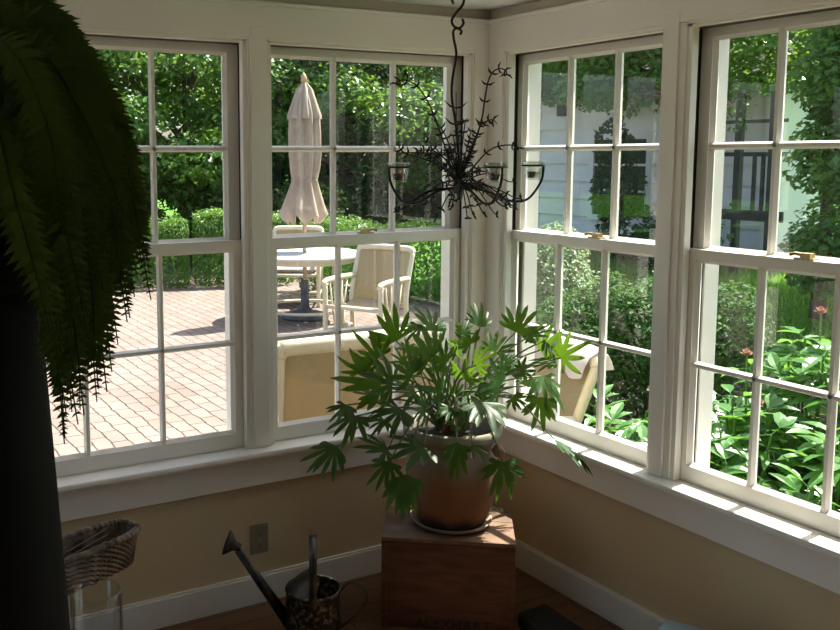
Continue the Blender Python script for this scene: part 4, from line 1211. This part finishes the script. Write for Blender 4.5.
A = lambda *L: [at(x, y, CD + d) for (x, y, d) in L]
branch(A((457, 140, 0), (456.3, 120, 0), (456, 92, 0)), 0.0024, every=3, ls=0.042)
branch(A((452, 172, 0), (446, 150, -.02), (437, 124, -.05), (428, 102, -.06), (417, 86, -.06), (405, 80, -.06), (397, 82, -.06), (396, 85, -.06)), 0.0034, ls=0.022)
branch(A((464, 172, 0), (474, 145, .03), (482, 118, .05), (485, 98, .06), (488, 82, .06), (493, 72, .06), (500, 68.5, .06), (506, 71, .06), (506.5, 75, .06), (504, 75, .06)), 0.0032, every=5, ls=0.022)
branch(A((463, 172, 0), (472, 148, .0), (480, 127, .0), (487, 121, .0), (493, 120, .0), (497, 124, .0)), 0.003, ls=0.022)
branch(A((464, 178, 0), (476, 164, .04), (486, 153, .06), (496, 147, .07), (508, 145, .07), (517, 146.5, .07), (518.5, 149, .07), (516.5, 150, .07)), 0.0032, every=6, ls=0.018)
branch(A((454, 178, 0), (440, 166, -.04), (424, 159, -.08), (410, 155, -.1), (401, 150, -.1), (398, 142, -.1)), 0.0032, every=4, ls=0.022)
branch(A((454, 170, 0), (446, 160, -.04), (436, 152, -.06), (426, 150, -.06), (418, 151, -.06), (415, 154, -.06)), 0.003, ls=0.02)
branch(A((456, 165, 0), (450, 146, .05), (441, 128, .08), (432, 118, .1)), 0.0026, every=3, ls=0.024)
rc = random.Random(3)
for k in range(52):
    a = rc.uniform(0, 6.283); low = k % 2 == 0
    el = rc.uniform(-0.42, 0.12) if low else rc.uniform(0.35, 1.35)
    L = rc.uniform(0.12, 0.20) if low else rc.uniform(0.09, 0.19)
    d = V((math.cos(a) * math.cos(el), math.sin(a) * math.cos(el), math.sin(el)))
    s0 = cen + V((0, 0, rc.uniform(-0.01, 0.03)))
    p1 = s0 + d * L * 0.5 + V((0, 0, 0.012)); p2 = s0 + d * L + V((0, 0, -0.03 if low else 0.0)); p3 = p2 + d * 0.02 + V((0, 0, 0.008 if low else -0.006))
    branch([s0, p1, p2, p3], 0.0026, 'twig', True, 4, rc.uniform(0.011, 0.017))
MB().lathe([(0, -0.035), (0.006, -0.03), (0.012, -0.01), (0.014, 0.01), (0.008, 0.04), (0.0, 0.05)], cen, 12).build('hub', IRON, chd, True)
for (cx_, dep, nm) in ((399, CD - 0.11, 'left'), (495.5, CD - 0.19, 'middle'), (533, CD + 0.02, 'right'), (462, CD + 0.23, 'rear')):
    yv = 166 + (1.2 if dep < CD else -0.5)
    rc_ = at(cx_, yv, dep); sc_ = dep / FPX
    out = V((rc_.x - cen.x, rc_.y - cen.y, 0)); rad = out.length; out.normalize()
    R_ = 0.035
    arm = smooth_path([cen + V((0, 0, 0.0)), cen + out * (rad * 0.35) + V((0, 0, -0.012)), cen + out * (rad * 0.68) + V((0, 0, -0.045)), cen + out * (rad * 0.93) + V((0, 0, -0.042)),
                       rc_ + out * (R_ * 0.72) + V((0, 0, -0.058)), rc_ + out * R_ + V((0, 0, -0.02)), rc_ + out * R_], 5)
    b = MB(); b.tube(arm, 0.0042, 8)
    b.build('arm', IRON, chd, True)
    MB().tube([rc_ + V((R_ * math.cos(R(15 * i)), R_ * math.sin(R(15 * i)), 0)) for i in range(25)], 0.003, 6).build('cup_ring', IRON, chd, True)
    lab = {'left': 'clear glass candle cup on the left arm of the chandelier', 'middle': 'clear glass candle cup on the middle arm, between the twigs and the right cup',
           'right': 'clear glass candle cup on the right arm of the chandelier', 'rear': 'clear glass candle cup hidden behind the chandelier twigs'}[nm]
    cpr = empty('glass_candle_cup', rc_ + V((0, 0, -0.045)), lab, 'candle cup', 'candle cups on the chandelier')
    MB().lathe([(0.0, -0.046), (0.0225, -0.046), (0.0245, -0.04), (0.0325, 0.008), (0.0375, 0.012), (0.0375, 0.014), (0.031, 0.011), (0.022, -0.04), (0, -0.041)], rc_, 24).build('cup', CUP, cpr, True)
    MB().lathe([(0.0, -0.0395), (0.0175, -0.0395), (0.0185, -0.02), (0.0, -0.019)], rc_, 18).build('tealight', BASEM, cpr, True)

# ------------------------------------------------------------------ black pedestal with the fern
pp = at(-62, 232, 1.30); pdx, pdy, ptz = pp.x, pp.y, pp.z + 0.004
pdl = empty('pedestal', (pdx, pdy, 0), 'tall black pedestal stand at the left edge under the fern', 'pedestal')
MB().lathe([(0.0, 0.0), (0.225, 0.0), (0.23, 0.02), (0.215, 0.05), (0.203, 0.07), (0.157, 1.0), (0.135, 1.43), (0.13, ptz - 0.085), (0.0, ptz - 0.085)], (pdx, pdy, 0), 40).build('shaft', DARKWOOD, pdl, True)
MB().lathe([(0.0, ptz - 0.085), (0.13, ptz - 0.085), (0.142, ptz - 0.06), (0.152, ptz - 0.045), (0.154, ptz - 0.03), (0.0, ptz - 0.03)], (pdx, pdy, 0), 40).build('neck_moulding', DARKWOOD, pdl, True)
MB().lathe([(0.0, ptz - 0.03), (0.17, ptz - 0.03), (0.181, ptz - 0.024), (0.184, ptz - 0.015), (0.181, ptz - 0.005), (0.172, ptz), (0.0, ptz)], (pdx, pdy, 0), 40).build('top_slab', DARKWOOD, pdl, True)
fr = empty('potted_fern', (pdx, pdy, ptz), 'large dark hanging boston fern spilling over the black pedestal', 'plant')
MB().lathe([(0, 0.001), (0.09, 0.001), (0.10, 0.02), (0.125, 0.14), (0.135, 0.142), (0.135, 0.165), (0.122, 0.165), (0.118, 0.145), (0, 0.14)], (pdx, pdy, ptz), 32).build('pot', DARKWOOD, fr, True)
rf_ = random.Random(21)


def frond(pts, plen, n, w_nrm, name='frond'):
    P = smooth_path(pts, 10); b = MB()
    b.tube(P, [0.0022 * (1 - 0.6 * i / len(P)) for i in range(len(P))], 5)
    acc = [0]
    for i in range(1, len(P)): acc.append(acc[-1] + (P[i] - P[i - 1]).length)
    tot = acc[-1]
    for k in range(n):
        s_ = tot * (0.10 + 0.895 * k / n)
        i = max(1, next((q for q in range(len(acc)) if acc[q] >= s_), len(acc) - 1))
        f = (s_ - acc[i - 1]) / max(1e-6, acc[i] - acc[i - 1])
        p = P[i - 1].lerp(P[i], f); t = (P[i] - P[i - 1]).normalized()
        sd_ = t.cross(w_nrm).normalized(); nr_ = sd_.cross(t)
        env = min(1, (k / n) * 4 + 0.35) * min(1, (1 - k / n) * 4.2 + 0.2)
        for sg in (-1, 1):
            L = plen * env * rf_.uniform(0.85, 1.1); W = L * 0.40
            d = (sd_ * sg + t * 0.25 + nr_ * rf_.uniform(-0.35, 0.1)).normalized()
            a_ = t
            q0, q1, q2 = p, p + d * L * 0.45, p + d * L + t * L * 0.18
            b.add([q0 + a_ * W * 0.3, q0 - a_ * W * 0.4, q1 - a_ * W * 0.5 + nr_ * 0.001, q1 + a_ * W * 0.5 + nr_ * 0.001, q2], [(0, 1, 2, 3), (3, 2, 4)])
    return b.build(name, FERN, fr)


O0 = V((pdx, pdy, ptz + 0.15))
camdir = V((CAM.x - pdx, CAM.y - pdy, 0)).normalized()


def screen_frond(c1, c2, tip, plen=0.024, n=52):
    pts = [O0 + V((rf_.uniform(-.03, .03), rf_.uniform(-.03, .03), 0)), at(*c1), at(*c2), at(*tip)]
    nrm = camdir * 0.9 + V((0, 0, 0.25)) + cR * rf_.uniform(-0.2, 0.5)
    frond(pts, plen, n, nrm)


# long fronds on the visible side: two way points and the tip
FR = [((40, 30, 1.30), (110, 110, 1.32), (151, 300, 1.34)), ((60, 60, 1.24), (118, 150, 1.26), (148, 262, 1.28)), ((35, 70, 1.20), (100, 160, 1.20), (130, 318, 1.22)),
      ((20, 40, 1.36), (85, 110, 1.40), (128, 250, 1.44)), ((20, 90, 1.16), (80, 190, 1.14), (107, 392, 1.16)), ((10, 80, 1.24), (72, 170, 1.24), (97, 402, 1.26)),
      ((5, 100, 1.12), (58, 210, 1.10), (84, 415, 1.12)), ((0, 90, 1.20), (45, 190, 1.18), (65, 438, 1.20)), ((-5, 100, 1.26), (50, 200, 1.28), (72, 412, 1.30)),
      ((30, 80, 1.28), (90, 170, 1.30), (118, 345, 1.32)), ((45, 40, 1.26), (100, 90, 1.26), (140, 205, 1.26)), ((30, 10, 1.30), (75, 45, 1.30), (118, 130, 1.30)),
      ((15, 0, 1.32), (50, 15, 1.32), (88, 65, 1.32)), ((5, -10, 1.28), (30, -8, 1.28), (62, 30, 1.28)), ((25, 50, 1.18), (80, 110, 1.16), (124, 215, 1.16)),
      ((10, 60, 1.14), (60, 140, 1.10), (104, 290, 1.10)), ((0, 70, 1.10), (50, 170, 1.06), (88, 330, 1.06)), ((-10, 90, 1.10), (30, 200, 1.06), (62, 352, 1.06)),
      ((-20, 110, 1.14), (20, 200, 1.12), (40, 290, 1.12)), ((15, 60, 1.22), (66, 120, 1.22), (112, 240, 1.22)), ((-5, 40, 1.18), (40, 90, 1.14), (88, 200, 1.12)),
      ((-10, 20, 1.2), (22, 60, 1.18), (60, 150, 1.16)), ((-15, 60, 1.12), (12, 130, 1.08), (34, 250, 1.06)), ((0, 20, 1.26), (44, 50, 1.26), (92, 140, 1.26)),
      ((25, 90, 1.34), (75, 180, 1.38), (100, 330, 1.42)), ((12, 100, 1.30), (60, 220, 1.32), (78, 372, 1.34)), ((40, 60, 1.32), (104, 140, 1.36), (138, 280, 1.40)),
      ((-20, 20, 1.14), (0, 60, 1.10), (18, 150, 1.06)), ((-30, 0, 1.2), (-5, 10, 1.16), (28, 60, 1.14)), ((20, 70, 1.16), (72, 150, 1.12), (110, 265, 1.12)),
      ((5, 110, 1.18), (62, 240, 1.18), (92, 365, 1.2)), ((34, 100, 1.24), (88, 210, 1.24), (112, 372, 1.26)), ((-8, 80, 1.16), (36, 160, 1.12), (70, 300, 1.10)),
      ((50, 50, 1.28), (112, 125, 1.30), (146, 232, 1.32)), ((22, 20, 1.24), (66, 60, 1.22), (110, 160, 1.2)), ((8, 50, 1.12), (48, 110, 1.06), (80, 230, 1.04))]
for f in FR:
    screen_frond(*f, plen=rf_.uniform(0.023, 0.030), n=58)
for f in FR:
    j_ = lambda q, k: (q[0] + rf_.uniform(-14, 4) - 4 * k, q[1] + rf_.uniform(-16, 16), q[2] + rf_.uniform(-.05, .05))
    screen_frond(j_(f[0], 1), j_(f[1], 1), j_(f[2], 1), plen=rf_.uniform(0.023, 0.030), n=54)
for k in range(22):   # the far side and the left of the crown
    a = rf_.uniform(0, 6.28)
    d = V((math.cos(a), math.sin(a), 0))
    if d.dot(cR) > 0.35: d = -d
    o1 = rf_.uniform(0.10, 0.2)
    frond([O0, O0 + d * o1 + V((0, 0, 0.14)), O0 + d * (o1 + 0.14) + V((0, 0, 0.03)), O0 + d * (o1 + 0.18) + V((0, 0, -rf_.uniform(0.15, 0.45)))], 0.025, 40, d + V((0, 0, 0.3)))
ds = MB()
for k in range(14):
    x = rf_.uniform(38, 62)
    ds.tube(smooth_path([O0, at(x - 25, 180, 1.22), at(x, 262, 1.2), at(x + rf_.uniform(-6, 6), rf_.uniform(300, 345), 1.2)], 4), 0.0009, 4)
ds.build('dry_stems', DRY, fr)

# ------------------------------------------------------------------ side stand, basket, hurricane glass
gc = at(96, 591, 2.10)            # centre of the glass rim
gh, gr = 0.25, 0.058
tz = gc.z - gh
bk0, bk1 = onz(40, 560, 0.735), onz(132, 525, 0.735)
bdx = V((bk1.x - bk0.x, bk1.y - bk0.y, 0)).normalized(); bdy = V((-bdx.y, bdx.x, 0))
BL_, BW_, BH_ = 0.21, 0.060, 0.082
bc = V((bk1.x, bk1.y, 0)) - bdx * (BL_ - 0.005); bz = 0.735 - BH_
sdx = V((cR.x, cR.y, 0)).normalized(); sdy = V((-sdx.y, sdx.x, 0))
tcn = at(40, 600, 2.15)
stn = empty('side_stand', (tcn.x, tcn.y, 0), 'low black side stand behind the pedestal carrying the glass and basket', 'side table')
def sb(b, u0, u1, v0, v1, z0, z1):
    return b.obox(V((tcn.x, tcn.y, 0)) + sdx * ((u0 + u1) / 2) + sdy * ((v0 + v1) / 2) + V((0, 0, (z0 + z1) / 2)), sdx * ((u1 - u0) / 2), sdy * ((v1 - v0) / 2), V((0, 0, (z1 - z0) / 2)))
sb(MB(), -0.30, 0.20, -0.15, 0.15, tz - 0.025, tz).build('tabletop', DARKWOOD, stn, bevel=0.004)
for u in (-0.27, 0.165):
    for v in (-0.12, 0.12):
        sb(MB(), u - 0.018, u + 0.018, v - 0.018, v + 0.018, 0, tz - 0.025).build('leg', DARKWOOD, stn)
bx_c = bc - bdx * 0.10
ub_ = (V((bx_c.x - tcn.x, bx_c.y - tcn.y, 0)))
u_, v_ = ub_.dot(sdx), ub_.dot(sdy)
sb(MB(), u_ - 0.09, u_ + 0.02, max(-0.15, v_ - 0.07), v_ + 0.07, tz + 0.0, bz - 0.012).build('riser', DARKWOOD, stn)
sb(MB(), u_ - 0.10, u_ + 0.03, max(-0.15, v_ - 0.08), v_ + 0.08, bz - 0.012, bz - 0.0005).build('upper_shelf', DARKWOOD, stn)

bsk = empty('wicker_basket', (bc.x, bc.y, bz), 'long dark woven wicker basket resting left below the window', 'basket')


def stad(a, L, W):
    c_, s_ = math.cos(a), math.sin(a)
    e_ = 2 / 3.2
    return (L * math.copysign(abs(c_) ** e_, c_), W * math.copysign(abs(s_) ** e_, s_))


b = MB(); NA, NZ = 180, 15; vs = []
for j in range(NZ):
    t = j / (NZ - 1)
    for i in range(NA):
        a = 2 * math.pi * i / NA
        x, y = stad(a, BL_ * (0.90 + 0.08 * t), BW_ * (0.86 + 0.12 * t))
        bp = 0.0035 * (1 if ((i // 2) + j) % 2 else -1)
        vs.append(V((bc.x, bc.y, bz + BH_ * t)) + bdx * (x + bp * math.cos(a)) + bdy * (y + bp * math.sin(a)))
n1 = len(vs)
for j in range(NZ):
    t = j / (NZ - 1)
    for i in range(NA):
        a = 2 * math.pi * i / NA
        x, y = stad(a, BL_ * (0.90 + 0.08 * t) - 0.01, BW_ * (0.86 + 0.12 * t) - 0.01)
        vs.append(V((bc.x, bc.y, bz + 0.006 + (BH_ - 0.006) * t)) + bdx * x + bdy * y)
fs = []
for j in range(NZ - 1):
    for i in range(NA):
        i2 = (i + 1) % NA
        fs.append((j * NA + i, j * NA + i2, (j + 1) * NA + i2, (j + 1) * NA + i))
        fs.append((n1 + j * NA + i2, n1 + j * NA + i, n1 + (j + 1) * NA + i, n1 + (j + 1) * NA + i2))
fs.append(tuple(range(NA - 1, -1, -1))); fs.append(tuple(n1 + i for i in range(NA)))
b.add(vs, fs).build('woven_body', WICKER, bsk)
b = MB(); vs = []; NR = 260
for i in range(NR):
    a = 2 * math.pi * i / NR
    x, y = stad(a, BL_ * 0.98, BW_ * 0.98)
    cen_ = V((bc.x, bc.y, bz + BH_ + 0.002)) + bdx * x + bdy * y
    out = (bdx * math.cos(a) / BL_ + bdy * math.sin(a) / BW_).normalized()
    for k in range(8):
        q = 2 * math.pi * k / 8
        rr_ = 0.0085 * (1 + 0.22 * math.sin(2 * math.pi * i / 5 + q))
        vs.append(cen_ + out * (rr_ * math.cos(q)) + V((0, 0, rr_ * math.sin(q))))
fs = [(i * 8 + k, ((i + 1) % NR) * 8 + k, ((i + 1) % NR) * 8 + (k + 1) % 8, i * 8 + (k + 1) % 8) for i in range(NR) for k in range(8)]
b.add(vs, fs).build('rope_rim', WICKER, bsk, True)
for k in range(6):
    s_ = MB(); o_ = -0.035 + 0.013 * k
    p = V((bc.x, bc.y, bz + 0.03 + 0.006 * (k % 3))) + bdy * o_
    s_.tube(smooth_path([p - bdx * 0.17, p + bdy * 0.004 + V((0, 0, 0.012)), p + bdx * (0.10 + 0.01 * k) + V((0, 0, 0.02 + 0.004 * k))], 4), 0.0024, 5)
    tag(s_.build('dried_stalk', DRY, base=p), 'dry straw stalk lying in the woven basket', 'stalk', 'dried stalks in the basket')
hg = empty('hurricane_vase', (gc.x, gc.y, tz), 'clear cylindrical glass vase with a candle below the basket', 'vase')
MB().lathe([(0.0, 0.0), (gr - 0.004, 0.0), (gr, 0.004), (gr, gh), (gr - 0.0015, gh + 0.002), (gr - 0.003, gh), (gr - 0.003, 0.008), (0, 0.008)], (gc.x, gc.y, tz + 0.0005), 40).build('glass_cylinder', glass_mat('vase_glass', (0.97, 0.975, 0.97), 0.05), hg, True)
cd_ = empty('pillar_candle', (gc.x, gc.y, tz + 0.009), 'short white pillar candle inside the glass vase', 'candle')
MB().lathe([(0.0, 0.0), (0.036, 0.0), (0.0365, 0.12), (0.033, 0.127), (0.006, 0.122), (0.0, 0.122)], (gc.x, gc.y, tz + 0.009), 28).build('wax', WAX, cd_, True)
MB().tube([(gc.x, gc.y, tz + 0.13), (gc.x + 0.001, gc.y, tz + 0.142)], 0.0013, 6).build('wick', HOLE, cd_)

# ------------------------------------------------------------------ floor things at the lower right
k0, k1, k2 = onz(545, 602, 0.05), onz(518, 612, 0.05), onz(587, 630, 0.05)
d1_, d2_ = (k1 - k0).normalized(), (k2 - k0).normalized()
mtb = MB().add([V((p.x, p.y, z)) for z in (0.0, 0.05) for p in (k0, k0 + d2_ * 0.5, k0 + d2_ * 0.5 + d1_ * 0.14, k0 + d1_ * 0.14)],
               [(3, 2, 1, 0), (4, 5, 6, 7), (0, 1, 5, 4), (1, 2, 6, 5), (2, 3, 7, 6), (3, 0, 4, 7)])
tag(mtb.build('floor_cushion', BLACKRUB, base=(k0.x, k0.y, 0), bevel=0.012), 'flat black cushion on the floor right of the crate', 'cushion')
zt = 0.25
q0, q1, q2 = onz(667, 618.5, zt), onz(704, 628.5, zt), onz(656, 631, zt)
e1, e2 = (q1 - q0).normalized(), (q2 - q0).normalized()
bxm = MB().add([V((p.x, p.y, z)) for z in (0.0, zt) for p in (q0, q0 + e1 * 0.26, q0 + e1 * 0.26 + e2 * 0.34, q0 + e2 * 0.34)],
               [(3, 2, 1, 0), (4, 5, 6, 7), (0, 1, 5, 4), (1, 2, 6, 5), (2, 3, 7, 6), (3, 0, 4, 7)])
tag(bxm.build('storage_box', BLUE, base=(q0.x, q0.y, 0), bevel=0.006), 'pale blue box corner at the bottom edge by the right wall', 'box')
